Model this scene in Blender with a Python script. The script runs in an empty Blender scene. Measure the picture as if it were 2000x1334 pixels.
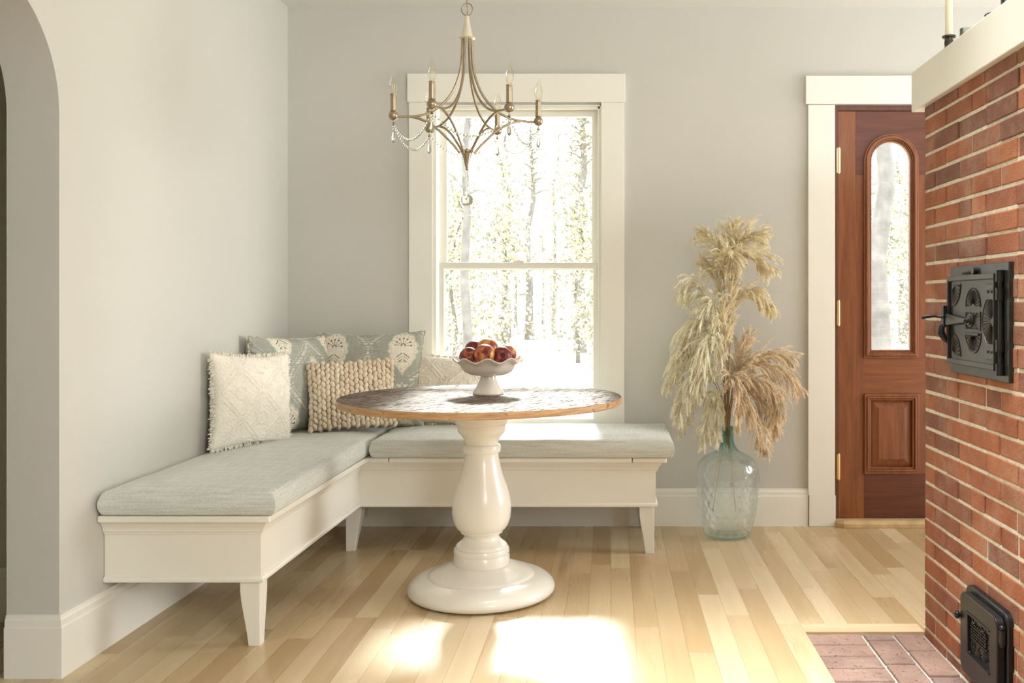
import bpy, math, random
from mathutils import Vector, Matrix, Euler, noise as mnoise
PI = math.pi
C = bpy.context.scene.collection
SC = bpy.context.scene
random.seed(7)

# ------------------------------------------------------------------ camera, world, lights
F, CX, CY, H = 1850.0, 1193.0, 590.0, 1.124      # focal length and vanishing point in photo pixels, eye height in metres
cam_d = bpy.data.cameras.new('camera')
cam = bpy.data.objects.new('camera', cam_d); C.objects.link(cam)
cam.location = (0, 0, H); cam.rotation_euler = (PI/2, 0, 0)
cam_d.sensor_width = 36.0; cam_d.lens = F/2000*36
cam_d.shift_x = -(CX-1000)/2000; cam_d.shift_y = -(667-CY)/2000
cam_d.clip_start = 0.05; cam_d.clip_end = 500
SC.camera = cam
SC.view_settings.view_transform = 'Standard'; SC.view_settings.look = 'None'
SC.view_settings.gamma = 1; SC.view_settings.use_curve_mapping = False
SC.view_settings.exposure = 0.86
SC.cycles.max_bounces = 12; SC.cycles.transparent_max_bounces = 24
SC.cycles.diffuse_bounces = 6

w = bpy.data.worlds.new('world'); SC.world = w; w.use_nodes = True
bg = w.node_tree.nodes['Background']
bg.inputs[0].default_value = (1.0, 1.0, 0.99, 1); bg.inputs[1].default_value = 3.6

def light(name, kind, loc, target, energy, color, **kw):
    d = bpy.data.lights.new(name, kind); d.energy = energy; d.color = color
    for k, v in kw.items(): setattr(d, k, v)
    o = bpy.data.objects.new(name, d); C.objects.link(o); o.location = loc
    o.rotation_euler = (Vector(target)-Vector(loc)).to_track_quat('-Z', 'Y').to_euler()
    return o
SUN_AZ, SUN_EL = math.radians(3), math.radians(31.5)
sd = Vector((math.sin(SUN_AZ)*math.cos(SUN_EL), -math.cos(SUN_AZ)*math.cos(SUN_EL), -math.sin(SUN_EL)))
light('sun', 'SUN', tuple(-sd*30), (0, 0, 0), 5.0, (1.0, 0.99, 0.95), angle=math.radians(6))
# daylight of the windows on the right, then two added fill lamps
light('right_window_daylight', 'AREA', (2.0, -0.9, 2.05), (-1.4, 3.8, 1.4), 88, (1.0, 1.0, 0.985), shape='RECTANGLE', size=1.8, size_y=1.6)
light('east_window_daylight', 'AREA', (3.9, 3.85, 1.45), (-1.6, 3.8, 1.35), 20, (1.0, 1.0, 0.985), shape='RECTANGLE', size=1.2, size_y=1.7, spread=math.radians(100))
light('front_fill', 'AREA', (-1.2, -2.2, 1.9), (1.0, 2.6, 1.2), 4, (1.0, 1.0, 0.985), shape='RECTANGLE', size=3.0, size_y=1.8)  # added weak fill from behind the camera, no window there
light('overhead_fill', 'AREA', (0.6, 2.3, 2.58), (0.6, 2.35, 0), 16, (1.0, 1.0, 0.985), shape='RECTANGLE', size=1.5, size_y=.8, spread=math.radians(60))  # added lamp brightening the front floor; the ceiling has no skylight

# ------------------------------------------------------------------ helpers
def X_at(px, Y): return (px-CX)*Y/F
def Z_at(py, Y): return H-(py-CY)*Y/F
def at(px, py, Y): return Vector((X_at(px, Y), Y, Z_at(py, Y)))

class MB:
    """collects shapes; build() links them as one mesh object"""
    def __init__(s): s.v = []; s.f = []; s.mi = []; s.cur = 0
    def add(s, vs, fs):
        n = len(s.v); s.v += [tuple(p) for p in vs]
        for f in fs: s.f.append(tuple(i+n for i in f)); s.mi.append(s.cur)
        return s
    def box(s, x0, x1, y0, y1, z0, z1):
        return s.add([(x0,y0,z0),(x1,y0,z0),(x1,y1,z0),(x0,y1,z0),(x0,y0,z1),(x1,y0,z1),(x1,y1,z1),(x0,y1,z1)],
                     [(3,2,1,0),(4,5,6,7),(0,1,5,4),(1,2,6,5),(2,3,7,6),(3,0,4,7)])
    def prism(s, poly, fn, a0, a1):
        """poly: 2-D outline; fn(u, v, a) -> point; extruded from a0 to a1"""
        n = len(poly)
        vs = [fn(u, v, a0) for u, v in poly]+[fn(u, v, a1) for u, v in poly]
        fs = [tuple(range(n))[::-1], tuple(range(n, 2*n))]+[(i, (i+1) % n, n+(i+1) % n, n+i) for i in range(n)]
        return s.add(vs, fs)
    def ring(s, outer, inner, fn, a0, a1):
        """a frame between two outlines with the same number of points"""
        n = len(outer)
        vs = [fn(*p, a0) for p in outer]+[fn(*p, a0) for p in inner]+[fn(*p, a1) for p in outer]+[fn(*p, a1) for p in inner]
        fs = []
        for i in range(n):
            j = (i+1) % n
            fs += [(i, n+i, n+j, j), (2*n+i, 2*n+j, 3*n+j, 3*n+i), (i, j, 2*n+j, 2*n+i), (n+i, 3*n+i, 3*n+j, n+j)]
        return s.add(vs, fs)
    def lathe(s, prof, c=(0,0,0), n=48, mod=None, cap=True):
        vs = []; fs = []
        for k, (r, z) in enumerate(prof):
            for i in range(n):
                a = 2*PI*i/n
                rr, zz = (r, z) if mod is None else mod(r, z, a, k)
                vs.append((c[0]+rr*math.cos(a), c[1]+rr*math.sin(a), c[2]+zz))
        for k in range(len(prof)-1):
            for i in range(n):
                j = (i+1) % n
                fs.append((k*n+i, k*n+j, (k+1)*n+j, (k+1)*n+i))
        if cap:
            fs.append(tuple(range(n))[::-1]); fs.append(tuple((len(prof)-1)*n+i for i in range(n)))
        return s.add(vs, fs)
    def tube(s, pts, rad, n=8, cap=True, closed=False):
        pts = [Vector(p) for p in pts]; m = len(pts)
        rad = [rad]*m if not hasattr(rad, '__len__') else rad
        vs = []; up = None
        for i, p in enumerate(pts):
            if closed: t = pts[(i+1) % m]-pts[i-1]
            else: t = pts[min(i+1, m-1)]-pts[max(i-1, 0)]
            t.normalize()
            if up is None: up = Vector((0,0,1)) if abs(t.z) < .9 else Vector((0,1,0))
            a = t.cross(up); a.normalize(); b = a.cross(t); up = b
            for k in range(n):
                an = 2*PI*k/n
                vs.append(p+a*math.cos(an)*rad[i]+b*math.sin(an)*rad[i])
        fs = []
        for i in range(m if closed else m-1):
            q = (i+1) % m
            for k in range(n):
                l = (k+1) % n
                fs.append((i*n+k, i*n+l, q*n+l, q*n+k))
        if cap and not closed: fs.append(tuple(range(n))[::-1]); fs.append(tuple((m-1)*n+k for k in range(n)))
        return s.add(vs, fs)
    def ball(s, c, r, nu=12, nv=8, sc=(1,1,1), rot=None):
        vs = []; fs = []
        for j in range(nv+1):
            th = PI*j/nv
            for i in range(nu):
                a = 2*PI*i/nu
                p = Vector((r*sc[0]*math.sin(th)*math.cos(a), r*sc[1]*math.sin(th)*math.sin(a), r*sc[2]*math.cos(th)))
                if rot is not None: p = rot @ p
                vs.append((c[0]+p.x, c[1]+p.y, c[2]+p.z))
        for j in range(nv):
            for i in range(nu):
                k = (i+1) % nu
                fs.append((j*nu+i, (j+1)*nu+i, (j+1)*nu+k, j*nu+k))
        return s.add(vs, fs)
    def sweep(s, prof, path, thick=None):
        """prof: (outward, z) pairs along an open plan path, mitred at the corners"""
        rows = [[(x, y, z) for x, y in offset(path, o)] for o, z in prof]
        m = len(path); vs = [p for r in rows for p in r]; fs = []
        for k in range(len(rows)-1):
            for i in range(m-1): fs.append((k*m+i, k*m+i+1, (k+1)*m+i+1, (k+1)*m+i))
        for i in (0, m-1): fs.append(tuple(k*m+i for k in range(len(rows))))
        return s.add(vs, fs)
    def grid(s, fn, nu, nv):
        vs = [fn(i/nu, j/nv) for j in range(nv+1) for i in range(nu+1)]
        fs = [(j*(nu+1)+i, j*(nu+1)+i+1, (j+1)*(nu+1)+i+1, (j+1)*(nu+1)+i) for j in range(nv) for i in range(nu)]
        return s.add(vs, fs)
    def shift(s, d, i0=0):
        for i in range(i0, len(s.v)): s.v[i] = (s.v[i][0]+d[0], s.v[i][1]+d[1], s.v[i][2]+d[2])
        return s
    def build(s, name, mats, parent=None, smooth=None, bevel=None, seg=2, sub=0, world=False, recalc=True):
        me = bpy.data.meshes.new(name); me.from_pydata(s.v, [], s.f); me.update()
        if recalc:
            import bmesh
            b = bmesh.new(); b.from_mesh(me); bmesh.ops.recalc_face_normals(b, faces=b.faces); b.to_mesh(me); b.free()
        mats = mats if isinstance(mats, (list, tuple)) else [mats]
        for m in mats: me.materials.append(m)
        if len(mats) > 1: me.polygons.foreach_set('material_index', s.mi)
        if smooth is not None:
            me.polygons.foreach_set('use_smooth', [True]*len(me.polygons))
            if smooth < 180: me.set_sharp_from_angle(angle=math.radians(smooth))
        o = bpy.data.objects.new(name, me); C.objects.link(o)
        if parent is not None:
            o.parent = parent
            if world:      # shapes given in room coordinates
                off = Vector((0,0,0)); q = parent
                while q is not None: off += q.location; q = q.parent
                me.transform(Matrix.Translation(-off))
        if bevel:
            md = o.modifiers.new('bevel', 'BEVEL'); md.width = bevel; md.segments = seg; md.limit_method = 'ANGLE'; md.angle_limit = math.radians(35)
        if sub:
            md = o.modifiers.new('sub', 'SUBSURF'); md.levels = sub; md.render_levels = sub
        return o

def offset(path, d):
    """shift an open plan path to its right-hand side by d"""
    out = []; n = len(path)
    for i in range(n):
        ns = []
        if i > 0:
            t = Vector(path[i])-Vector(path[i-1]); t.normalize(); ns.append(Vector((t.y, -t.x)))
        if i < n-1:
            t = Vector(path[i+1])-Vector(path[i]); t.normalize(); ns.append(Vector((t.y, -t.x)))
        if len(ns) == 2:
            b = ns[0]+ns[1]; b = b/(b.length**2/2) if b.length > 1e-6 else ns[0]
        else: b = ns[0]
        out.append((path[i][0]+b.x*d, path[i][1]+b.y*d))
    return out

def tag(o, label=None, cat=None, group=None, kind=None):
    if label: o['label'] = label
    if cat: o['category'] = cat
    if group: o['group'] = group
    if kind: o['kind'] = kind
    return o
def thing(name, label, cat, loc=(0,0,0), group=None, kind=None):
    o = bpy.data.objects.new(name, None); C.objects.link(o); o.location = loc; o.empty_display_size = .05
    return tag(o, label, cat, group, kind)
def structure(o): o['kind'] = 'structure'; return o
def smoothstep(a, b, x):
    t = max(0., min(1., (x-a)/(b-a))); return t*t*(3-2*t)

# ------------------------------------------------------------------ materials
class NG:
    """a small node-graph writer"""
    def __init__(s, name):
        s.m = bpy.data.materials.new(name); s.m.use_nodes = True
        s.t = s.m.node_tree; s.b = s.t.nodes['Principled BSDF']; s.out = s.t.nodes['Material Output']
    def node(s, kind, **kw):
        n = s.t.nodes.new(kind)
        for k, v in kw.items(): setattr(n, k, v)
        return n
    def link(s, a, b): s.t.links.new(a, b)
    def put(s, sock, v):
        if hasattr(v, 'is_output') or isinstance(v, bpy.types.NodeSocket): s.link(v, sock)
        elif isinstance(v, (tuple, list)) and sock.type == 'RGBA': sock.default_value = (*v[:3], 1)
        else: sock.default_value = v
    def math(s, op, a, b=None, clamp=False):
        n = s.node('ShaderNodeMath', operation=op, use_clamp=clamp); s.put(n.inputs[0], a)
        if b is not None: s.put(n.inputs[1], b)
        return n.outputs[0]
    def obj(s): return s.node('ShaderNodeTexCoord').outputs['Object']
    def sep(s, v):
        n = s.node('ShaderNodeSeparateXYZ'); s.link(v, n.inputs[0]); return n.outputs
    def comb(s, x, y, z):
        n = s.node('ShaderNodeCombineXYZ')
        for i, q in enumerate((x, y, z)): s.put(n.inputs[i], q)
        return n.outputs[0]
    def scale(s, v, xyz):
        n = s.node('ShaderNodeVectorMath', operation='MULTIPLY'); s.link(v, n.inputs[0]); n.inputs[1].default_value = xyz; return n.outputs[0]
    def noise(s, v, sc=5, detail=3, rough=.5, dist=0):
        n = s.node('ShaderNodeTexNoise'); s.link(v, n.inputs['Vector']); n.inputs['Scale'].default_value = sc
        n.inputs['Detail'].default_value = detail; n.inputs['Roughness'].default_value = rough; n.inputs['Distortion'].default_value = dist
        return n.outputs['Fac']
    def ramp(s, fac, stops):
        n = s.node('ShaderNodeValToRGB'); s.put(n.inputs[0], fac); e = n.color_ramp.elements
        while len(e) < len(stops): e.new(0.5)
        for i, (p, c) in enumerate(stops): e[i].position = p; e[i].color = (*c, 1) if len(c) == 3 else c
        return n.outputs[0]
    def mix(s, fac, a, b, mode='MIX'):
        n = s.node('ShaderNodeMix', data_type='RGBA', blend_type=mode); s.put(n.inputs[0], fac); s.put(n.inputs[6], a); s.put(n.inputs[7], b)
        return n.outputs[2]
    def white(s, v, dim='2D'):
        n = s.node('ShaderNodeTexWhiteNoise', noise_dimensions=dim)
        s.put(n.inputs['W' if dim == '1D' else 'Vector'], v); return n.outputs['Value']
    def bump(s, h, strength=.3, dist=.01):
        n = s.node('ShaderNodeBump'); n.inputs['Strength'].default_value = strength; n.inputs['Distance'].default_value = dist
        s.link(h, n.inputs['Height']); s.link(n.outputs[0], s.b.inputs['Normal'])
    def set(s, **kw):
        for k, v in kw.items():
            s.put(s.b.inputs[{'color': 'Base Color', 'rough': 'Roughness', 'metal': 'Metallic', 'spec': 'Specular IOR Level', 'coat': 'Coat Weight', 'coatr': 'Coat Roughness', 'sheen': 'Sheen Weight', 'trans': 'Transmission Weight', 'sss': 'Subsurface Weight'}.get(k, k)], v)
        return s

def plain(name, col, rough=.5, metal=0, var=.06, sc=8, bump=0, bsc=60, bdist=.002, spec=.5):
    g = NG(name); v = g.obj(); n = g.noise(v, sc, 3)
    lo = tuple(max(0, c*(1-var)) for c in col); hi = tuple(min(1, c*(1+var)) for c in col)
    g.set(color=g.ramp(n, [(.3, lo), (.7, hi)]), rough=rough, metal=metal, spec=spec)
    if bump: g.bump(g.noise(v, bsc, 3), bump, bdist)
    return g.m

M = {}
M['wall'] = plain('greige_wall_paint', (.557, .554, .515), .85, var=.015, sc=2, bump=.08, bsc=180, bdist=.001, spec=.2)
M['ceil'] = plain('ceiling_paint', (.74, .735, .70), .9, var=.01, spec=.2)
M['white'] = plain('white_trim_paint', (.79, .785, .725), .38, var=.012, sc=3)
M['bench'] = plain('bench_paint', (.78, .77, .70), .35, var=.012, sc=3)
M['pedestal'] = plain('pedestal_lacquer', (.79, .78, .72), .22, var=.012, sc=3)
M['iron'] = plain('grey_iron', (.036, .035, .031), .40, metal=.4, var=.3, sc=14, bump=.15, bsc=90)
M['black_iron'] = plain('black_iron', (.010, .010, .0105), .34, metal=.2, var=.25, sc=20, bump=.1, bsc=140)
M['brass'] = plain('brass', (.83, .62, .32), .3, metal=1)
M['champagne'] = plain('champagne_metal', (.37, .305, .21), .34, metal=.85, var=.12, sc=30)
M['cream_metal'] = plain('cream_enamel', (.70, .65, .52), .35, metal=.3)
M['porcelain'] = plain('porcelain', (.76, .715, .63), .16, var=.01)
M['wax'] = plain('ivory_wax', (.82, .77, .58), .45, var=.02)
M['pewter'] = plain('dark_pewter', (.07, .055, .045), .4, metal=.7, var=.4, sc=60)
M['oak'] = plain('oak_threshold', (.56, .40, .215), .4, var=.15, sc=20)
M['rubber'] = plain('dark_glide', (.03, .025, .02), .6)
M['outlet'] = plain('outlet_plastic', (.72, .66, .55), .4)

def clear(name, tint, gloss=.06, rough=.0, edge=None):
    g = NG(name); t = g.t; t.nodes.remove(g.b)
    tr = g.node('ShaderNodeBsdfTransparent'); gl = g.node('ShaderNodeBsdfGlossy'); mx = g.node('ShaderNodeMixShader')
    gl.inputs['Roughness'].default_value = rough
    fr = g.node('ShaderNodeFresnel'); fr.inputs[0].default_value = 1.45
    if edge:
        lw = g.node('ShaderNodeLayerWeight'); lw.inputs[0].default_value = .35
        g.link(g.ramp(lw.outputs['Facing'], [(.1, tint), (.8, edge)]), tr.inputs[0])
    else: tr.inputs[0].default_value = (*tint, 1)
    f = g.math('MULTIPLY', fr.outputs[0], gloss/.06, True)
    g.link(f, mx.inputs[0]); g.link(tr.outputs[0], mx.inputs[1]); g.link(gl.outputs[0], mx.inputs[2]); g.link(mx.outputs[0], g.out.inputs[0])
    return g.m
M['pane'] = clear('window_glass', (.97, .98, .97), .04)
M['bulb'] = clear('bulb_glass', (.985, .98, .95), .025, .08)
def solid_glass(name, tint, mixf):
    """real refracting glass mixed with straight-through light"""
    g = NG(name); g.t.nodes.remove(g.b)
    a = g.node('ShaderNodeBsdfGlass'); a.inputs['Color'].default_value = (*tint, 1); a.inputs['Roughness'].default_value = .0; a.inputs['IOR'].default_value = 1.45
    tr = g.node('ShaderNodeBsdfTransparent'); tr.inputs[0].default_value = (*tint, 1); mx = g.node('ShaderNodeMixShader'); mx.inputs[0].default_value = mixf
    g.link(a.outputs[0], mx.inputs[1]); g.link(tr.outputs[0], mx.inputs[2]); g.link(mx.outputs[0], g.out.inputs[0]); return g.m
M['crystal'] = solid_glass('crystal', (.86, .86, .83), .0)
M['votive'] = clear('mercury_glass', (.80, .83, .80), .22, .15, (.45, .5, .48))

# floor planks: boards run away from the camera
g = NG('maple_floor'); pos = g.obj(); px, py, pz = g.sep(pos)
BW = .083
row = g.math('FLOOR', g.math('DIVIDE', px, BW)); r1 = g.white(row, '1D')
u = g.math('ADD', g.math('DIVIDE', py, .92), g.math('MULTIPLY', r1, 9.7)); bid = g.math('FLOOR', u)
r2 = g.white(g.comb(row, bid, 0), '2D'); r3 = g.white(g.comb(bid, row, 3), '3D')
col = g.ramp(r2, [(0, (.47, .335, .175)), (.3, (.545, .41, .235)), (.65, (.60, .47, .285)), (1, (.68, .56, .37))])
gr = g.noise(g.comb(g.math('ADD', g.math('MULTIPLY', px, 14), g.math('MULTIPLY', r2, 50)), g.math('MULTIPLY', py, .8), r3), 1.2, 2, .5, .4)
col = g.mix(.75, col, g.ramp(gr, [(.25, (.92, .88, .83)), (.5, (1, 1, 1)), (.75, (1.04, 1.04, 1.03))]), 'MULTIPLY')
hw = g.noise(g.comb(g.math('ADD', g.math('MULTIPLY', px, 6.5), g.math('MULTIPLY', r3, 40)), g.math('MULTIPLY', py, .55), r2), 1.5, 5, .6, .6)
hmask = g.math('MULTIPLY', g.ramp(hw, [(.58, (0,0,0)), (.72, (1,1,1))]), g.math('GREATER_THAN', r3, .72))
col = g.mix(g.math('MULTIPLY', hmask, .55), col, (.30, .155, .07))
fx = g.math('FRACT', g.math('DIVIDE', px, BW)); fu = g.math('FRACT', u)
seam = g.math('MINIMUM', g.math('MULTIPLY', g.math('MINIMUM', fx, g.math('SUBTRACT', 1, fx)), BW), g.math('MULTIPLY', fu, .92))
sm = g.ramp(g.math('MULTIPLY', seam, 500), [(.25, (.62, .55, .48)), (.9, (1, 1, 1))])
col = g.mix(.75, col, sm, 'MULTIPLY')
g.set(color=col, rough=g.ramp(gr, [(.2, (.34,)*3), (.8, (.24,)*3)]), spec=.5)
g.bump(g.math('ADD', g.math('MULTIPLY', seam, 40, True), g.math('MULTIPLY', gr, .05)), .12, .002)
M['floor'] = g.m
def wood(name, stops, along=2, sc=1.0, rough=.45, coat=0):
    g = NG(name); v = g.obj(); k = [14, 14, 14]; k[along] = .9
    n = g.noise(g.scale(v, k), 2.0*sc, 5, .6, 1.2); f = g.noise(g.scale(v, [q*6 for q in k]), 2.0*sc, 2)
    n = g.math('ADD', g.math('MULTIPLY', n, .8), g.math('MULTIPLY', f, .2))
    g.set(color=g.ramp(n, stops), rough=rough, coat=coat); g.bump(n, .05, .002); return g.m
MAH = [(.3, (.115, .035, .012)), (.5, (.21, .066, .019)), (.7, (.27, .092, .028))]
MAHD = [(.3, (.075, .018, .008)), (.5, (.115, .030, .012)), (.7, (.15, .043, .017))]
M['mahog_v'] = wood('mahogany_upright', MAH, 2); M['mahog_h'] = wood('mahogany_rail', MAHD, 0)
M['oak_edge'] = wood('edge_board', [(.3, (.50, .35, .19)), (.7, (.72, .56, .36))], 1)

# bricks: every brick its own shade
def brick_mat(name, cols, pit=.5, fsc=150):
    g = NG(name); v = g.obj(); isl = g.node('ShaderNodeNewGeometry').outputs['Random Per Island']
    base = g.ramp(isl, [(i/(len(cols)-1), c) for i, c in enumerate(cols)])
    n = g.noise(v, 9, 4, .65); f = g.noise(v, fsc, 3, .7)
    base = g.mix(.85, base, g.ramp(n, [(.3, (.70, .66, .64)), (.7, (1.12, 1.1, 1.05))]), 'MULTIPLY')
    base = g.mix(g.ramp(g.noise(v, 5.5, 5, .7), [(.50, (0,0,0)), (.78, (.55,.55,.55))]), base, (.46, .36, .28))
    base = g.mix(pit, base, g.ramp(f, [(.31, (.14, .12, .11)), (.40, (1, 1, 1))]), 'MULTIPLY')
    g.set(color=base, rough=.82, spec=.3); g.bump(g.math('ADD', g.math('MULTIPLY', f, .6), n), .7, .006); return g.m
M['brick'] = brick_mat('red_brick', [(.335, .122, .060), (.385, .140, .066), (.265, .100, .062), (.42, .165, .078), (.21, .098, .070), (.35, .125, .060)])
M['paver'] = brick_mat('hearth_brick', [(.33, .22, .185), (.39, .265, .215), (.28, .19, .165), (.35, .235, .195), (.24, .17, .155)], .95, 85)
M['mortar'] = plain('mortar', (.62, .57, .46), .95, var=.15, sc=40, bump=.6, bsc=120, bdist=.004)
M['grout'] = plain('hearth_grout', (.50, .49, .44), .95, var=.2, sc=60, bump=.6, bsc=150, bdist=.004)

def linen(name, col, ax):
    g = NG(name); v = g.obj(); k = [160, 160, 160]; k[ax] = 7
    n = g.noise(g.scale(v, k), 1, 3, .6); k2 = [7, 160, 160] if ax else [160, 7, 160]
    n2 = g.noise(g.scale(v, k2), 1, 2, .6); q = g.math('ADD', g.math('MULTIPLY', n, .6), g.math('MULTIPLY', n2, .4))
    g.set(color=g.ramp(q, [(.32, tuple(c*.80 for c in col)), (.5, col), (.66, tuple(min(1, c*1.16) for c in col))]), rough=.9, spec=.15, sheen=.15)
    g.bump(q, .25, .002); return g.m
M['linen_blue'] = linen('pale_blue_linen', (.58, .61, .575), 0)
M['chenille'] = plain('white_chenille', (.80, .765, .68), .95, var=.05, sc=25, bump=.5, bsc=220, bdist=.004, spec=.1)
M['wool'] = None
g = NG('chunky_wool'); v = g.obj(); isl = g.node('ShaderNodeNewGeometry').outputs['Random Per Island']
c = g.mix(g.noise(g.scale(v, (9, 2, 3)), 1.6, 2), (.50, .385, .265), (.80, .73, .60))
c = g.mix(.35, c, g.ramp(isl, [(0, (.72, .66, .58)), (1, (1.1, 1.1, 1.1))]), 'MULTIPLY')
g.set(color=c, rough=.95, spec=.1); g.bump(g.noise(g.scale(v, (60, 60, 240)), 1.5, 3), .4, .003); M['wool'] = g.m
g = NG('printed_linen'); a = g.node('ShaderNodeVertexColor', layer_name='print'); v = g.obj()
g.set(color=a.outputs[0], rough=.9, spec=.12); g.bump(g.noise(v, 320, 2), .25, .002); M['print'] = g.m

# weathered table top
g = NG('reclaimed_table_top'); v = g.obj(); tx, ty, tz = g.sep(v)
ca, sa = math.cos(math.radians(62)), math.sin(math.radians(62))
ug = g.math('ADD', g.math('MULTIPLY', tx, ca), g.math('MULTIPLY', ty, sa)); vg = g.math('SUBTRACT', g.math('MULTIPLY', ty, ca), g.math('MULTIPLY', tx, sa))
wv = g.comb(g.math('MULTIPLY', ug, 7.0), g.math('MULTIPLY', vg, 70), 0)
n1 = g.noise(wv, 1.8, 6, .65, 1.4)
kerf = g.node('ShaderNodeTexWave', wave_type='BANDS', bands_direction='X'); g.link(g.comb(ug, vg, 0), kerf.inputs[0]); kerf.inputs['Scale'].default_value = 42; kerf.inputs['Distortion'].default_value = 5; kerf.inputs['Detail'].default_value = 2; kerf.inputs['Detail Scale'].default_value = .6
big = g.noise(v, 4.5, 4, .6)
col = g.ramp(n1, [(.37, (.015, .010, .007)), (.45, (.13, .085, .052)), (.57, (.24, .17, .11)), (.8, (.32, .25, .175))])
col = g.mix(.6, col, g.ramp(big, [(.32, (.34, .25, .18)), (.5, (1, 1, 1)), (.7, (1.15, 1.1, 1.05))]), 'MULTIPLY')
col = g.mix(.35, col, g.ramp(kerf.outputs['Fac'], [(.1, (.5, .42, .35)), (.5, (1, 1, 1))]), 'MULTIPLY')
pl = g.math('FRACT', g.math('DIVIDE', vg, .21)); plm = g.ramp(g.math('MINIMUM', pl, g.math('SUBTRACT', 1, pl)), [(.006, (.25, .2, .15)), (.014, (1, 1, 1))])
col = g.mix(.9, col, plm, 'MULTIPLY')
g.set(color=col, rough=g.ramp(n1, [(.35, (.7,)*3), (.7, (.38,)*3)]), spec=g.ramp(n1, [(.42, (.0,)*3), (.54, (.5,)*3)]))
g.bump(g.math('ADD', n1, g.math('MULTIPLY', kerf.outputs['Fac'], .35)), 1.0, .006); M['table'] = g.m
g = NG('table_edge'); v = g.obj(); n1 = g.noise(g.scale(v, (6, 6, 60)), 2, 5, .6, .5); sp = g.noise(v, 30, 3, .6)
col = g.ramp(n1, [(.3, (.34, .185, .085)), (.55, (.50, .30, .145)), (.75, (.58, .385, .20))])
g.set(color=g.mix(.7, col, g.ramp(sp, [(.30, (.2, .13, .08)), (.38, (1, 1, 1))]), 'MULTIPLY'), rough=.5); g.bump(n1, .2, .003); M['table_edge'] = g.m

# ------------------------------------------------------------------ the room shell
YB = 4.765                                      # face of the back wall
def XL(y): return -1.655+.0156*(y-2.842)        # face of the left wall (very slightly out of square)
ZC = 2.608
XBR, YBR = 1.068, 3.224                         # brick face and its far corner
HX = .6625                                      # left edge of the hearth
def bX(px): return X_at(px, YB)
def bZ(py): return Z_at(py, YB)

b = MB(); b.box(-4.2, HX, -3, 4.92, -.06, 0); b.box(HX, 4, YBR+.004, 4.92, -.06, 0); b.box(HX, 4, -3, .6, -.06, 0)
structure(b.build('floor', M['floor']))
b = MB(); b.box(HX-.083, HX, .6, YBR+.083, -.03, .0015)
structure(b.build('trim_1', M['oak_edge']))
g_border = MB(); g_border.box(HX, XBR+.0, YBR, YBR+.083, -.03, .0015)
structure(g_border.build('trim_2', wood('edge_board_across', [(.3, (.54, .38, .21)), (.7, (.72, .56, .36))], 0)))
b = MB(); b.box(-4.2, 4, -3, 4.92, ZC, ZC+.08); structure(b.build('ceiling', M['ceil']))

wx0, wx1, wz0, wz1 = bX(846), bX(1174), bZ(846), bZ(206)
dx0, dx1, dz1 = bX(1629), bX(1997), bZ(206)
b = MB()
b.box(-4.2, wx0, YB, YB+.15, 0, ZC); b.box(wx0, wx1, YB, YB+.15, 0, wz0); b.box(wx0, wx1, YB, YB+.15, wz1, ZC)
b.box(wx1, dx0, YB, YB+.15, 0, ZC); b.box(dx0, dx1, YB, YB+.15, dz1, ZC); b.box(dx1, 4, YB, YB+.15, 0, ZC)
structure(b.build('wall_back', M['wall']))

# left wall with an arched opening near the camera
JY, TH, AR = 2.842, .158, .36
OW = 1.0
b = MB(); wl = lambda y, z, a: (XL(y)-a*TH, y, z)
b.prism([(JY, 0), (YB, 0), (YB, ZC), (JY, ZC)], wl, 0, 1)
zt = 2.05; zs = zt-AR
arc = [(JY-AR+AR*math.cos(t), zs+AR*math.sin(t)) for t in [i*PI/48 for i in range(25)]]
arc2 = [(JY-OW+AR-AR*math.cos(t), zs+AR*math.sin(t)) for t in [PI/2-i*PI/48 for i in range(25)]]
y2 = JY-OW
mid = (JY-OW/2)
right_poly = arc+[(mid, zt), (mid, ZC), (JY, ZC)]
left_poly = [(mid, zt)]+arc2+[(y2, ZC), (mid, ZC)]
b.prism(right_poly, wl, 0, 1); b.prism(left_poly, wl, 0, 1)
b.prism([(-3, 0), (y2, 0), (y2, ZC), (-3, ZC)], wl, 0, 1)
o = b.build('wall_left', M['wall'], smooth=25); structure(o)
b = MB(); b.box(-4.2, XL(3.3)-TH, 3.345, 3.42, 0, ZC); structure(b.build('wall_hall', M['wall']))
b = MB(); b.box(-4.2, -4.1, -3, 3.4, 0, ZC); structure(b.build('wall_far', M['wall']))
b = MB(); b.box(-4.2, 4, -3.08, -3, 0, ZC); structure(b.build('wall_front', M['wall']))
b = MB(); b.box(4, 4.08, -3, 4.92, 0, ZC); structure(b.build('wall_east', M['wall']))

BB = [(0, 0), (.017, 0), (.017, .150), (.013, .154), (.013, .172), (.009, .178), (.008, .187), (0, .187)]
def baseboard(name, path):
    b = MB(); b.sweep([(max(o, .0), z) for o, z in BB], path)
    return structure(b.build(name, M['white'], smooth=20))
baseboard('baseboard_left', [(XL(3)-TH, JY), (XL(JY), JY), (XL(YB), YB)])
baseboard('baseboard_back', [(XL(YB)+.017, YB), (bX(1577), YB)])
baseboard('baseboard_hall', [(-4.1, 3.345), (XL(3.3)-TH, 3.345)])

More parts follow.
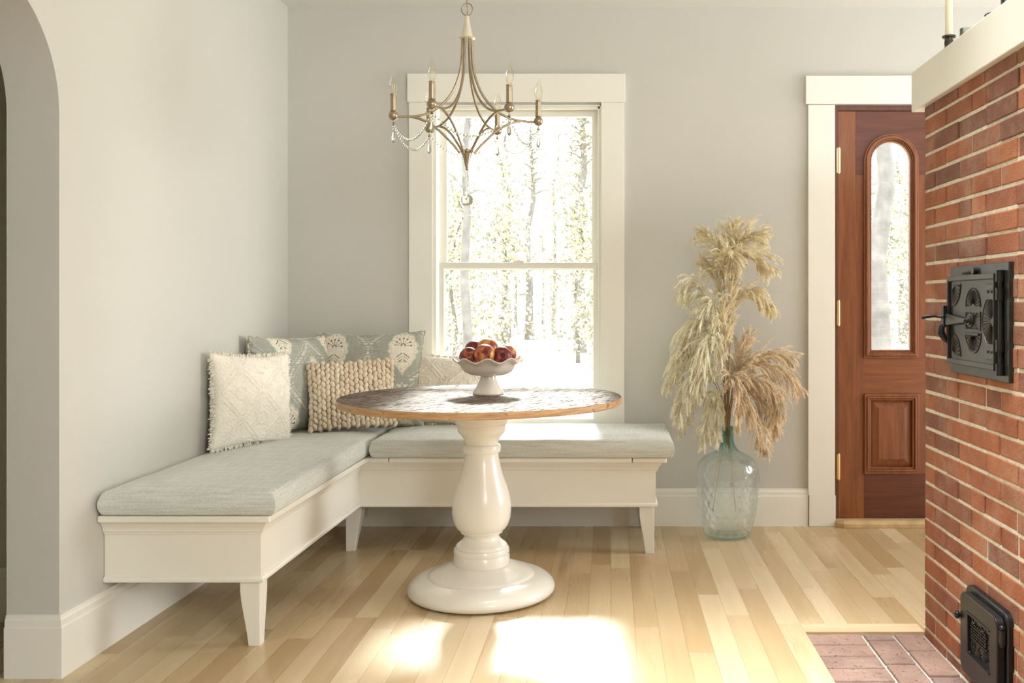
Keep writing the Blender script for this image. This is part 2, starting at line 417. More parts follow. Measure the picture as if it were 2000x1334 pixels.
# ------------------------------------------------------------------ the window
win = structure(thing('window_1', None, None, (0, YB, 0)))
def wp(name, boxes, mat, parent=win, bev=.002, world=True):
    b = MB()
    for q in boxes: b.box(*q)
    return b.build(name, mat, parent, bevel=bev, world=world)
cz = .44
wp('casing', [(bX(800), wx0, YB-.02, YB+.002, cz, bZ(201))], M['white'])
wp('casing', [(wx1, bX(1219), YB-.02, YB+.002, cz, bZ(201))], M['white'])
wp('head_casing', [(bX(797.5), bX(1220.5), YB-.027, YB+.002, bZ(201), bZ(146))], M['white'])
wp('jamb', [(wx0, wx0+.006, YB-.012, YB+.13, wz0, wz1), (wx1-.006, wx1, YB-.012, YB+.13, wz0, wz1), (wx0, wx1, YB-.012, YB+.13, wz1-.006, wz1), (wx0, wx1, YB, YB+.14, wz0-.02, wz0)], M['white'], bev=.001)
wp('stop', [(wx0+.006, wx0+.017, YB-.006, YB+.012, wz0, wz1-.006), (wx1-.017, wx1-.006, YB-.006, YB+.012, wz0, wz1-.006), (wx0+.006, wx1-.006, YB-.006, YB+.012, wz1-.02, wz1-.006)], M['white'])
def sash(name, y0, y1, xo0, xo1, xg0, xg1, zo0, zo1, zg0, zg1):
    fn = lambda u, v, a: (u, a, v)
    b = MB(); b.ring([(xo0, zo0), (xo1, zo0), (xo1, zo1), (xo0, zo1)], [(xg0, zg0), (xg1, zg0), (xg1, zg1), (xg0, zg1)], fn, y0, y1)
    s = b.build(name, M['white'], win, bevel=.002, world=True)
    p = MB(); p.box(xg0-.004, xg1+.004, (y0+y1)/2-.002, (y0+y1)/2+.002, zg0-.004, zg1+.004); p.build('pane', M['pane'], s, world=True)
    return s
YL, YU = YB+.016, YB+.052
lx = lambda p: X_at(p, YL); lz = lambda p: Z_at(p, YL); ux = lambda p: X_at(p, YU); uz = lambda p: Z_at(p, YU)
low = sash('lower_sash', YL, YL+.032, lx(857), lx(1170), lx(867), lx(1158.5), lz(838), lz(512.5), lz(818), lz(524))
sash('upper_sash', YU, YU+.032, ux(858), ux(1170), ux(873), ux(1156), uz(527), uz(213), uz(516), uz(228))
b = MB(); b.box(lx(1002), lx(1023), YL-.004, YL+.03, lz(512.5), lz(509)); b.lathe([(.011, 0), (.009, .008), (.004, .011)], (lx(1013), YL+.012, lz(509)), 12)
b.build('sash_lock', M['white'], low, world=True)

# ------------------------------------------------------------------ the door
door = structure(thing('door_1', None, None, (bX(1813), YB, 0)))
fn = lambda u, v, a: (bX(u), a, bZ(v))         # outlines given on the door's own face, carried back to metres
YD = YB-.004
def dp(name, polys, mat, y0, y1, parent=door, bev=.0015, sm=None):
    b = MB()
    for p in polys: b.prism(p, fn, y0, y1)
    return b.build(name, mat, parent, bevel=bev, world=True, smooth=sm)
R4 = lambda a, c, d, e: [(a, c), (d, c), (d, e), (a, e)]
XC = 1813; mir = lambda p: [(2*XC-u, v) for u, v in p][::-1]
def arch(x0, x1, yt, yb, n=20):
    r = (x1-x0)/2; c = (x0+x1)/2
    return [(x0, yb)]+[(c-r*math.cos(PI*i/n), yt+r-r*math.sin(PI*i/n)) for i in range(n+1)]+[(x1, yb)]
dp('stile', [R4(1636.5, 217.5, 1671, 1012), R4(1671, 342, 1687, 1012)], M['mahog_v'], YD, YD+.045)
dp('stile', [R4(1955, 217.5, 1989.5, 1012), R4(1939, 342, 1955, 1012)], M['mahog_v'], YD, YD+.045)
dp('mullion', [R4(1794, 342, 1832, 698), R4(1794, 769, 1832, 925)], M['mahog_v'], YD, YD+.045)
A = arch(1687, 1794, 263, 342)
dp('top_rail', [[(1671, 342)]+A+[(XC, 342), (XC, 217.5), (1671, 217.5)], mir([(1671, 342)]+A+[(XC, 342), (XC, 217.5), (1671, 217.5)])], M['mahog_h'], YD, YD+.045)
dp('middle_rail', [R4(1687, 698, 1939, 769)], wood('mahogany_middle', MAH, 0), YD, YD+.045)
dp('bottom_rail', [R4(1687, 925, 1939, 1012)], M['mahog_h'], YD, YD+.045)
for mm in (lambda p: p, mir):
    b = MB()
    for (o, i, d0, d1) in ((0, 4, .010, .02), (4, 9, .015, .02), (9, 12, .006, .02), (12, 16, .0, .03)):
        b.ring(mm(arch(1686+o, 1793-o, 262+o, 699-o)), mm(arch(1686+i, 1793-i, 262+i, 699-i)), fn, YD-d0, YD+d1)
    md = b.build('lite_moulding', M['mahog_v'], door, bevel=.0025, world=True)
    p = MB(); p.prism(mm(arch(1700, 1779, 276, 686)), fn, YD+.018, YD+.022); p.build('pane', M['pane'], md, world=True)
    b = MB()
    rr = lambda q: mm([(1687+q, 769+q), (1794-q, 769+q), (1794-q, 925-q), (1687+q, 925-q)])
    for (o, i, d0) in ((0, 5, .011), (5, 9, .015), (9, 13, .007)): b.ring(rr(o), rr(i), fn, YD-d0, YD+.02)
    pm = b.build('panel_moulding', M['mahog_v'], door, bevel=.003, world=True)
    b = MB(); P0, P1 = rr(13), rr(27)
    b.add([fn(u, v, YD+.012) for u, v in P0]+[fn(u, v, YD-.002) for u, v in P1], [(0,1,5,4), (1,2,6,5), (2,3,7,6), (3,0,4,7)])
    b.add([fn(u, v, YD-.002) for u, v in P1]+[fn(u, v, YD-.005) for u, v in rr(28.2)], [(0,1,5,4), (1,2,6,5), (2,3,7,6), (3,0,4,7), (4,5,6,7)])
    b.build('raised_panel', M['mahog_v'], door, world=True)
frame_polys = [R4(1629, 207, 1636, 1012), R4(1990, 207, 1997, 1012), R4(1636, 207, 1990, 216.8)]
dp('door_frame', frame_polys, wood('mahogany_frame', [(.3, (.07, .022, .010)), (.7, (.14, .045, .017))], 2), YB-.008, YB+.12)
for y0, y1 in ((290, 338), (588, 635), (887, 935)):
    b = MB(); n = 5
    for k in range(n):
        za, zb = bZ(y1+(y0-y1)*k/n+.4), bZ(y1+(y0-y1)*(k+1)/n-.4)
        b.lathe([(.0055, za), (.0055, zb)], (bX(1637), YD-.008, 0), 12)
    b.ball((bX(1637), YD-.008, bZ(y0)+.002), .0045, 8, 6); b.ball((bX(1637), YD-.008, bZ(y1)-.002), .0045, 8, 6)
    b.box(bX(1633.5), bX(1640.5), YD-.005, YD+.0, bZ(y1), bZ(y0))
    tag(b.build('hinge', M['brass'], door, world=True, smooth=40), 'brass butt hinge')
b = MB(); b.box(bX(1985), bX(1979), YD-.05, YD, bZ(700), bZ(640)); b.ball((bX(1982), YD-.06, bZ(672)), .027, 16, 10)
tag(b.build('door_knob', M['brass'], door, world=True, smooth=40), 'brass door knob')
cs = structure(thing('trim_3', None, None, (dx0, YB, 0)))
def cp(name, q, bev=.002):
    b = MB(); b.box(*q); return b.build(name, M['white'], cs, bevel=bev, world=True)
for a, c in ((1577, 1629), (1997, 2049)):
    cp('side_casing', (bX(a), bX(c), YB-.02, YB, bZ(966), bZ(206)))
    cp('plinth_block', (bX(a+1.5), bX(c+1.2), YB-.024, YB, 0, bZ(966)))
cp('head_casing', (bX(1572), bX(2054), YB-.027, YB, bZ(205), bZ(150)))
b = MB(); tx0, tx1 = bX(1631), bX(1995)
b.add([(tx0, YB+.1, 0), (tx1, YB+.1, 0), (tx1, YB-.062, 0), (tx0+.03, YB-.062, 0), (tx0-.006, YB-.03, 0),
       (tx0, YB+.1, .04), (tx1, YB+.1, .04), (tx1, YB-.045, .036), (tx0+.034, YB-.045, .036), (tx0, YB-.02, .036),
       (tx1, YB-.062, .022), (tx0+.03, YB-.062, .022), (tx0-.006, YB-.03, .022)],
      [(0,1,2,3,4), (5,6,7,8,9), (7,8,11,10), (8,9,12,11), (2,3,11,10), (3,4,12,11), (0,4,12,9,5), (1,2,10,7,6), (0,1,6,5)])
structure(b.build('trim_4', M['oak'], bevel=.003))

# ------------------------------------------------------------------ brick wall, hearth, mantel
rnd = random.Random(3)
b = MB(); m0 = MB()
CH = .0616; z0 = .0206-CH; L = .2127; j = .0075
m0.box(XBR+.018, 2.2, .7, YBR-.018, -.03, 1.784)
for k in range(31):
    if z0+k*CH < 1.78: m0.box(XBR+.0025, XBR+.05, .72, YBR-.003, z0+k*CH-j/2-.002, z0+k*CH+j/2+.002)
    if z0+k*CH < 1.78: m0.box(XBR+.03, 2.19, YBR-.05, YBR-.003, z0+k*CH-j/2-.002, z0+k*CH+j/2+.002)
    za, zb = z0+k*CH+j/2, min(z0+(k+1)*CH-j/2, 1.785)
    za = max(za, -.02)
    if zb-za < .012: continue
    first = .1 if k % 2 == 1 else .206
    y = YBR
    end = y-first+j/2-rnd.uniform(-.003, .003)
    while y > .75:
        ja = rnd.uniform(-.0018, .0018)
        b.box(XBR+rnd.uniform(-.0015, .0025), XBR+.09, max(end, .72), y, za+rnd.uniform(-.001, .001), zb+rnd.uniform(-.001, .001))
        gp = rnd.uniform(.0035, .0065)
        if rnd.random() < .3: m0.box(XBR+.0035, XBR+.03, end-gp, end+.001, za-.002, zb+.002)
        y = end-gp; wlen = L-.005 if rnd.random() > .13 else .1
        end = y-wlen-rnd.uniform(-.004, .004)
    x = XBR+.092+j
    while x < 2.1:                    # the end of the wall, facing the door
        b.box(x, min(x+.2, 2.19), YBR-.09, YBR+rnd.uniform(-.002, .002), za, zb); x += .2127
wr = structure(m0.build('wall_right', M['mortar']))
b.build('brickwork', M['brick'], wr, bevel=.004, seg=2)
b = MB(); b.box(XBR-.021, 2.25, .65, 3.300, 1.785, 1.923)
tag(b.build('mantel_shelf', M['white'], bevel=.003), 'thick white mantel shelf capping the red brick wall', 'shelf')

b = MB(); m0 = MB(); m0.box(HX, XBR+.02, .6, YBR+.004, -.06, -.0125)
y = YBR-.002
x1a, x2a, x3a = .853, .9585, 1.061
gj = .0105
yy = y; k = 0
while yy > .7:                        # bricks laid across, along the wood edge
    b.box(HX+.003, x1a-gj/2, yy-.0955+rnd.uniform(-.001, .001), yy-.001, -.05, -.004+rnd.uniform(-.0015, .001)); yy -= .1015
for xa, xb, y0 in ((x1a+gj/2, x2a-gj/2, .058), (x2a+gj/2, x3a-.004, .152)):
    yy = y; ln = y0
    while yy > .7:
        b.box(xa, xb, yy-ln, yy-.001, -.05, -.004+rnd.uniform(-.0015, .001)); yy -= ln+.009; ln = .197
hr = structure(m0.build('hearth', M['grout']))
b.build('hearth_bricks', M['paver'], hr, bevel=.004, seg=2)

# ------------------------------------------------------------------ corner bench
bench = thing('corner_bench', 'white painted L-shaped corner bench under the window on tapered legs', 'bench', (-1.3, 3.9, 0))
def skew(p): return (p[0], p[1])
PB = [(XL(3.085)+.002, 3.085), (-1.140, 3.085), (-1.122, 4.22), (.2007, 4.22), (.2007, YB-.018)]
b = MB(); b.sweep([(0, .372), (0, .225)], PB)
b.sweep([(-.018, .225), (-.018, .372)], PB)
b.build('front_panel', M['bench'], bench, world=True)
b = MB(); b.sweep([(0, .414), (.026, .414), (.024, .405), (.017, .397), (.012, .388), (.0105, .379), (.006, .375), (.006, .370), (0, .370)], PB)
b.build('cove_moulding', M['bench'], bench, world=True, smooth=30)
b = MB(); b.sweep([(-.02, .229), (.003, .229), (.008, .225), (.010, .219), (.008, .213), (.003, .2105), (-.02, .2105)], PB)
b.build('bottom_bead', M['bench'], bench, world=True, smooth=40)
ov = .046
T = offset(PB, ov)
YT = T[2][1]
zt0, zt1 = .414, .437
xy = lambda u, v, a: (u, v, a)
lx0, lx1 = X_at(759, YT), X_at(1235, YT)
wl0 = (XL(T[0][1])+.002, T[0][1])
b = MB(); b.prism([wl0, T[1], T[2], (lx0-.0015, YT), (lx0-.0015, YB-.018), (XL(YB)+.018, YB-.018), (XL(4)+.018, 3.9)], xy, zt0, zt1)
b.build('top_board', M['bench'], bench, world=True, bevel=.006, seg=3)
b = MB(); b.prism([(lx1+.0015, YT), T[3], (T[4][0], YB-.018), (lx1+.0015, YB-.018)], xy, zt0, zt1); b.build('top_board', M['bench'], bench, world=True, bevel=.006, seg=3)
b = MB(); b.prism([(lx0+.0015, YT), (lx1-.0015, YT), (lx1-.0015, YB-.05), (lx0+.0015, YB-.05)], xy, zt0, zt1); b.build('lid', M['bench'], bench, world=True, bevel=.005, seg=3)
# the dark inside under the lid, so the cut lines read
def leg(cx_out, cy_out, sx, sy, wt=.066, wf=.039):
    """square leg: outer faces upright, inner faces taper in a slight curve; sx, sy point inwards"""
    b = MB(); hz = .2105; vs = []; st = []
    for i in range(15):
        z = hz*(1-i/14); t = smoothstep(.13, 1.0, i/14); t = t*.55+.45*max(0, min(1, (i/14-.13)/.87))
        st.append((z, wt+(wf-wt)*t))
    for z, ww in st:
        x0, x1 = cx_out, cx_out+sx*ww; y0, y1 = cy_out, cy_out+sy*ww
        vs += [(x0, y0, z), (x1, y0, z), (x1, y1, z), (x0, y1, z)]
    fs = [(0,1,2,3)]+[(4*i+k, 4*i+(k+1) % 4, 4*i+4+(k+1) % 4, 4*i+4+k) for i in range(len(st)-1) for k in range(4)]+[tuple(4*(len(st)-1)+k for k in range(4))]
    b.add(vs, fs); b.build('leg', M['bench'], bench, world=True, bevel=.002)
leg(-1.1450, 3.092, -1, 1)
leg(.1935, 4.228, -1, 1)
leg(-1.195, 4.272, 1, 1, .07, .04)
leg(.1935, YB-.025, -1, -1)

# ------------------------------------------------------------------ seat cushions
def cushion(name, label, poly, z0, z1, r=.02, crown=.01, parts_ax=0):
    """boxed cushion: soft rolled edges and a slightly crowned top"""
    x0, x1, y0, y1 = poly; nu, nv = max(8, int((x1-x0)/.03)), max(8, int((y1-y0)/.03))
    b = MB(); vs = {}; bm_v = []; fs = []
    def P(u, v, s):   # s: +1 top, -1 bottom
        x = x0+(x1-x0)*u; y = y0+(y1-y0)*v
        d = min(x-x0, x1-x, y-y0, y1-y)
        c = crown*smoothstep(0, .16, d)
        wob = .0022*mnoise.noise((x*6, y*6, 3.1*s))
        edge = r-math.sqrt(max(0, r*r-max(0, r-d)**2)) if d < r else 0
        return (x, y, (z1-edge*.75+c+wob) if s > 0 else z0+edge*.5)
    def knots(n, ln):
        t = [0, .15*r/ln, .5*r/ln, r/ln, 2*r/ln]; m = [t[-1]+(1-2*t[-1])*i/(n-1) for i in range(n)]
        return t[:-1]+m+[1-q for q in t[:-1][::-1]]
    U, V = knots(nu, x1-x0), knots(nv, y1-y0); a, c = len(U), len(V)
    top = [P(u, v, 1) for v in V for u in U]; bot = [P(u, v, -1) for v in V for u in U]
    vs = top+bot
    for q in range(c-1):
        for p in range(a-1):
            i = q*a+p
            fs.append((i, i+1, i+a+1, i+a)); fs.append((a*c+i, a*c+i+a, a*c+i+a+1, a*c+i+1))
    rim = list(range(a))+[q*a+a-1 for q in range(1, c)]+[(c-1)*a+p for p in range(a-2, -1, -1)]+[q*a for q in range(c-2, 0, -1)]
    n = len(rim); mids = []
    prev = rim
    for s_ in (.25, .5, .75):
        new = []
        for i in rim:
            tx, ty, tz = vs[i]; bz = vs[i+a*c][2]
            ux = (tx-(x0+x1)/2); uy = (ty-(y0+y1)/2)
            bulge = .007*math.sin(PI*s_)+.0015*mnoise.noise((tx*9, ty*9, s_*2))
            ox = bulge if abs(tx-x1) < 1e-6 else (-bulge if abs(tx-x0) < 1e-6 else 0); oy = bulge if abs(ty-y1) < 1e-6 else (-bulge if abs(ty-y0) < 1e-6 else 0)
            vs.append((tx+ox, ty+oy, tz+(bz-tz)*s_)); new.append(len(vs)-1)
        for k in range(n): fs.append((prev[k], new[k], new[(k+1) % n], prev[(k+1) % n]))
        prev = new
    last = [i+a*c for i in rim]
    for k in range(n): fs.append((prev[k], last[k], last[(k+1) % n], prev[(k+1) % n]))
    b.add(vs, fs); o = b.build(name, M['linen_blue'], smooth=50)
    return tag(o, label, 'cushion', 'linen seat cushions on the corner bench')
lcush = cushion('seat_cushion', 'pale blue linen seat cushion along the left wall, nearest the camera', (-1.634, -1.078, 3.030, 4.738), .438, .519)
lcush2 = cushion('seat_cushion', 'pale blue linen seat cushion on the back bench below the window', (-1.053, .274, 4.155, 4.738), .438, .519)

# ------------------------------------------------------------------ pillows
def pillow_point(u, v, s, W, Hh, T, pinch=.07):
    """u, v in -1..1; s = -1 front, +1 back"""
    x = W/2*u*(1-pinch*(1-v*v)*abs(u)**3); z = Hh/2*v*(1-pinch*(1-u*u)*abs(v)**3)
    t = T*(max(0, (1-u*u))**.5*max(0, (1-v*v))**.5)**.75
    return x, s*t, z+Hh/2
def pillow_mesh(W, Hh, T, n, relief=None, m=None, pinch=.07, wr=.006, seed=0):
    b = MB(); m = m or n
    def pt(i, j, s):
        u = math.sin((i/n-.5)*PI)*.55+(i/n*2-1)*.45; v = math.sin((j/m-.5)*PI)*.55+(j/m*2-1)*.45
        x, y, z = pillow_point(u, v, s, W, Hh, T, pinch)
        e = max(0, (1-u*u)*(1-v*v))
        y += s*wr*mnoise.noise((x*7+seed, z*7, s*2.0+seed))*e**.4
        if relief: y += s*relief((u+1)/2, (v+1)/2)*min(1, e*6)
        return (x, y, z)
    vs = []; idx = {}
    for s in (-1, 1):
        for j in range(m+1):
            for i in range(n+1):
                rim = i in (0, n) or j in (0, m)
                if s == 1 and rim: idx[(s, i, j)] = idx[(-1, i, j)]; continue
                idx[(s, i, j)] = len(vs); vs.append(pt(i, j, s))
    fs = []
    for s in (-1, 1):
        for j in range(m):
            for i in range(n):
                q = (idx[(s, i, j)], idx[(s, i+1, j)], idx[(s, i+1, j+1)], idx[(s, i, j+1)])
                fs.append(q if s < 0 else q[::-1])
    b.add(vs, fs); return b
def place(o, x, y, z, yaw, lean, roll=0):
    o.matrix_world = Matrix.Translation((x, y, z)) @ Matrix.Rotation(math.radians(yaw), 4, 'Z') @ Matrix.Rotation(math.radians(-lean), 4, 'X') @ Matrix.Rotation(math.radians(roll), 4, 'Y')

SAGE, CREAM, DARK = (.335, .35, .30), (.70, .66, .56), (.125, .13, .12)
def print_colour(x, z):
    """printed medallion design: ogee bands of dashes with cream flower medallions"""
    cw, ch = .33, .42
    def lerp(a, b_, t): return tuple(p+(q-p)*t for p, q in zip(a, b_))
    col = SAGE
    ph = z/ch*2*PI
    for k in range(-3, 4):
        for sgn in (1, -1):
            xc = k*cw+sgn*cw/4*(1+math.cos(ph)); sl = 1/math.hypot(1, cw/4*2*PI/ch*math.sin(ph))
            d = (x-xc)*sl*sgn; q = z/sl
            if abs(d) < .0065 and math.sin(q*2*PI/.0125) > -.1: col = lerp(col, CREAM, .8)
            if abs(d+.019) < .0022 and math.sin(q*2*PI/.0105+1) > .0: col = lerp(col, CREAM, .6)
            if abs(d-.019) < .0022 and math.sin(q*2*PI/.0105+1) > .0: col = lerp(col, CREAM, .6)
            if abs(d+.034) < .0014 and math.sin(q*2*PI/.009+2) > .2: col = lerp(col, CREAM, .4)
    # medallions at the lattice points
    for k in range(-3, 4):
        for q in range(-2, 4):
            mx, mz = k*cw+(cw/2 if q % 2 else 0), q*ch/2
            dx, dz = x-mx, z-mz
            if abs(dx) > .085 or abs(dz) > .125: continue
            wv = 1+.12*abs(math.cos(6*math.atan2(dz, dx)))
            # teardrop outline
            wz = .102; wxx = .062*(1-.35*((dz/.1)**2)+.22*(dz/.1))
            r = math.hypot(dx/max(.012, wxx), dz/wz)/wv*1.08
            if r < 1: col = CREAM
            elif r < 1.12: col = lerp(CREAM, SAGE, .5)
            if r < 1:
                # fan of dots round a half disc
                fz = dz-.030; rr = math.hypot(dx, fz); an = math.atan2(fz, dx)
                if rr < .0115 and fz > -.004: col = DARK if rr > .006 else CREAM
                if -.15 < an < PI+.15:
                    kk = round(an/(PI/6)); da = abs(an-kk*PI/6)*rr
                    if .014 < rr < .036 and da < .0011: col = DARK
                    if math.hypot(rr-.037, da) < .0046: col = DARK
                # leaf strokes below
                for w_ in range(4):
                    zz = -.008-.016*w_
                    f = dz-zz+abs(dx)*.75*(1 if w_ < 3 else -.4)
                    if abs(f) < .0026 and abs(dx) < .031-.006*w_ and abs(dx) > .003: col = DARK if w_ % 2 == 0 else (.40, .39, .33)
                if abs(r-.86) < .03 and math.sin(math.atan2(dz, dx)*26) > .1: col = (.45, .42, .34)
    return col
def printed_pillow(label, seed, W=.50, Hh=.47, ofs=(0, 0)):
    b = pillow_mesh(W, Hh, .085, 190, wr=.010, seed=seed)
    o = b.build('throw_pillow', M['print'], smooth=180, recalc=True)
    ca = o.data.color_attributes.new('print', 'FLOAT_COLOR', 'POINT')
    dat = []
    for v in o.data.vertices:
        c = print_colour(v.co.x+ofs[0], v.co.z+ofs[1]); n_ = 1+.10*mnoise.noise((v.co.x*170, v.co.y*30, v.co.z*14))+.10*mnoise.noise((v.co.x*14, v.co.y*30, v.co.z*170))
        dat += [c[0]*n_, c[1]*n_, c[2]*n_, 1]
    ca.data.foreach_set('color', dat)
    pts = []
    for k in range(160):
        t = k/160*4; e = int(t); f = (t-e)*2-1
        u, v = ((f, -1), (1, f), (-f, 1), (-1, -f))[e]
        x, y, z = pillow_point(u, v, 1, W, Hh, 0, .07); pts.append((x*1.004, 0, Hh/2+(z-Hh/2)*1.004))
    p = MB(); p.tube(pts, .0042, 6, closed=True); pi = p.build('piping', plain('piping_'+str(seed), (.50, .48, .41), .9, var=.6, sc=70), o, smooth=60)
    return tag(o, label, 'pillow')
ZS = .527
pA = printed_pillow('sage green printed pillow tucked in the corner behind the shaggy white pillow', 1, .50, .45, (-.07, .19))
place(pA, -1.455, 4.355, ZS-.008, 66, 7, 2)
pB = printed_pillow('sage green printed pillow against the back wall behind the knitted pillow', 5, .52, .47, (.165, .06))
place(pB, -1.165, 4.555, ZS-.008, 3, 14, -1)

def tufts(u, v):
    """raised trellis of tufted yarn with a rosette at each crossing"""
    a, c = u*2.0+.5, v*2.0+.5
    s1, s2 = a+c*.9, a-c*.9; f1, f2 = (s1+.5) % 1-.5, (s2+.5) % 1-.5
    h = 0
    for f in (f1, f2):
        for o in (-.055, .055): h = max(h, .0062*math.exp(-((f-o)/.024)**2))
    rr = math.hypot(f1, f2); an = math.atan2(f1, f2)
    if rr < .34: h = max(h, .0065*math.exp(-(math.sin(an*4)*rr/.028)**2)*smoothstep(.36, .2, rr)) if rr > .04 else .007
    g1, g2 = (s1 % 1)-.5, (s2 % 1)-.5; r2 = math.hypot(g1, g2)
    h = max(h, .0045*math.exp(-((r2-.17)/.03)**2))
    n = mnoise.noise((u*55, v*55, 2))
    return h*(.8+.7*n)+.0028*mnoise.noise((u*40, v*40, 0))+.0026*mnoise.noise((u*95, v*95, 4))
def tufted(label, W, Hh, seed):
    b = pillow_mesh(W, Hh, .066, 190, relief=tufts, wr=.014, seed=seed, pinch=.075)
    o = b.build('throw_pillow', M['chenille'], smooth=180)
    r = random.Random(seed); f = MB()
    for k in range(900):       # frayed yarn round the edge
        t = r.random()*4; e = int(t); q = (t-e)*2-1
        u, v = ((q, -1), (1, q), (-q, 1), (-1, -q))[e]
        x, y, z = pillow_point(u, v, 1, W, Hh, 0, .075); c = Vector((x, r.uniform(-.008, .008), z)); out = Vector((u if e in (1, 3) else r.uniform(-.4, .4), r.uniform(-.5, .5), v if e in (0, 2) else r.uniform(-.4, .4))).normalized()
        l = r.uniform(.008, .019)
        f.tube([c-out*.004, c+out*l*.5+Vector((0, 0, -.001)), c+out*l+Vector((r.uniform(-.003, .003), 0, -.003))], [.0032, .0029, .0016], 4)
    fr = f.build('frayed_edge', M['chenille'], o, smooth=180); fr['kind'] = 'stuff'
    return tag(o, label, 'pillow')
pC = tufted('shaggy white tufted pillow leaning on the left wall, front of the bench', .43, .385, 11)
place(pC, -1.502, 3.965, ZS-.004, 66, 4, 3)
pE = tufted('white tufted pillow beneath the window, half hidden by the fruit bowl', .385, .345, 23)
place(pE, -.81, 4.60, ZS-.004, -3, 12, 3)

# chunky knitted lumbar pillow: every stitch a bead of wool
def knit(W, Hh, T, seed):
    b = pillow_mesh(W*.95, Hh*.95, T*.86, 24, wr=.004); b.shift((0, 0, Hh*.025)); r = random.Random(seed)
    nc, nr = 19, 12
    for s in (-1, 1):
        for i in range(nc):
            for k in range(nr):
                u = (i+.5)/nc*2-1; v = (k+.5+(.5 if i % 2 else 0))/(nr+.5)*2-1
                u += r.uniform(-.012, .012); v += r.uniform(-.015, .015)
                x, y, z = pillow_point(u*.985, v*.985, s, W, Hh, T, .06)
                e = .03
                xa = Vector(pillow_point(min(1, u+e), v, s, W, Hh, T, .06))-Vector(pillow_point(u-e, v, s, W, Hh, T, .06))
                za = Vector(pillow_point(u, min(1, v+e), s, W, Hh, T, .06))-Vector(pillow_point(u, v-e, s, W, Hh, T, .06))
                xa.normalize(); nrm = xa.cross(za); nrm.normalize(); za = nrm.cross(xa)
                rot = Matrix((xa, -nrm, za)).transposed() @ Matrix.Rotation(math.radians((-24 if i % 2 else 16)+r.uniform(-8, 8)), 3, 'Y')
                b.ball((x, y, z), .0118*r.uniform(.9, 1.12), 10, 8, (.95, .85, 1.42), rot)
    return b
pD = knit(.405, .335, .062, 5).build('throw_pillow', M['wool'], smooth=180, recalc=False)
tag(pD, 'chunky knitted oatmeal wool pillow in the middle of the bench corner', 'pillow')
place(pD, -1.185, 4.36, ZS+.004, 17, 13, -2)

# ------------------------------------------------------------------ pedestal table
TX, TY = -.4986, 3.656
table = thing('pedestal_table', 'round table with weathered plank top on a white turned pedestal', 'table', (TX, TY, 0))
b = MB(); R = .5414
prof = [(R-.004, .7345), (R, .7375), (R, .757), (R-.003, .7600)]
vs = []; n = 128
b.cur = 0
b.lathe([(0.001, .76), (.25, .76), (.45, .76), (R-.003, .76)], (0, 0, 0), n, cap=False)
b.cur = 1
def em(r, z, a, k): return (r+.0012*mnoise.noise((math.cos(a)*9, math.sin(a)*9, z*40)), z)
b.lathe(prof[::-1]+[(.001, .7345)], (0, 0, 0), n, mod=em, cap=False)
b.build('tabletop', [M['table'], M['table_edge']], table, smooth=35)
b = MB(); b.lathe([(.001, .7345), (.232, .7345), (.232, .722), (.20, .715), (.112, .712), (.1045, .700), (.1035, .665), (.1015, .658), (.0935, .652), (.0925, .642), (.0915, .629), (.086, .620), (.0765, .611), (.069, .600), (.0645, .588), (.0635, .577),
    (.070, .575), (.0735, .568), (.0742, .560), (.0735, .551), (.070, .545), (.0645, .543), (.0648, .530), (.0685, .509), (.0755, .478), (.085, .446), (.097, .414), (.1065, .379), (.1120, .345), (.1132, .320), (.1105, .293), (.103, .270), (.093, .253), (.0845, .247), (.0822, .243), (.081, .238),
    (.0705, .235), (.067, .228), (.068, .219), (.0745, .209), (.085, .200), (.0945, .193), (.0985, .187), (.0985, .181), (.1040, .1785), (.107, .170), (.1072, .160), (.1045, .156), (.1045, .154), (.1072, .150), (.1072, .125), (.106, .116)], (0,0,0), 96)
b.build('turned_column', M['pedestal'], table, smooth=38)
b = MB(); b.lathe([(.05, .118), (.112, .1175), (.125, .114), (.150, .103), (.175, .0935), (.196, .0865), (.2015, .082), (.2045, .076), (.212, .0745), (.232, .0715), (.252, .064), (.268, .053), (.278, .040), (.282, .028), (.280, .017), (.272, .009), (.262, .006), (.05, .006)], (0,0,0), 128, cap=False)
b.build('base', M['pedestal'], table, smooth=38)
for k in range(4):
    a = PI/4+k*PI/2+.3; b = MB(); b.lathe([(.014, 0), (.014, .008)], (.245*math.cos(a), .245*math.sin(a), 0), 16); b.build('glide', M['rubber'], table)

# ------------------------------------------------------------------ fruit stand and fruit
FX, FY = -.484, 3.742
stand = thing('fruit_stand', 'white footed china fruit bowl with ruffled rim on the round table', 'bowl', (FX, FY, .7602))
b = MB()
b.lathe([(.001, .004), (.052, .004), (.0585, .0), (.0612, .003), (.0605, .009), (.056, .017), (.047, .030), (.038, .046), (.0325, .060), (.0298, .072), (.031, .078)], (0,0,0), 48, cap=False)
b.build('foot', M['porcelain'], stand, smooth=50)
def ruf(r, z, a, k):
    t = smoothstep(.085, .139, r); w_ = math.cos(9*a+.6)
    return (r*(1+.022*t*w_), z+t*.0085*w_)
outer = [(.026, .074), (.05, .0745), (.072, .0785), (.092, .088), (.104, .101), (.1105, .113), (.1165, .122), (.125, .128), (.134, .1325), (.1385, .1375)]
inner = [(.1375, .1405), (.1325, .1365), (.123, .132), (.113, .1255), (.106, .115), (.0985, .102), (.086, .092), (.068, .084), (.04, .081), (.001, .0805)]
b = MB(); b.lathe(outer+inner, (0,0,0), 144, mod=ruf, cap=False); b.build('bowl', M['porcelain'], stand, smooth=60)
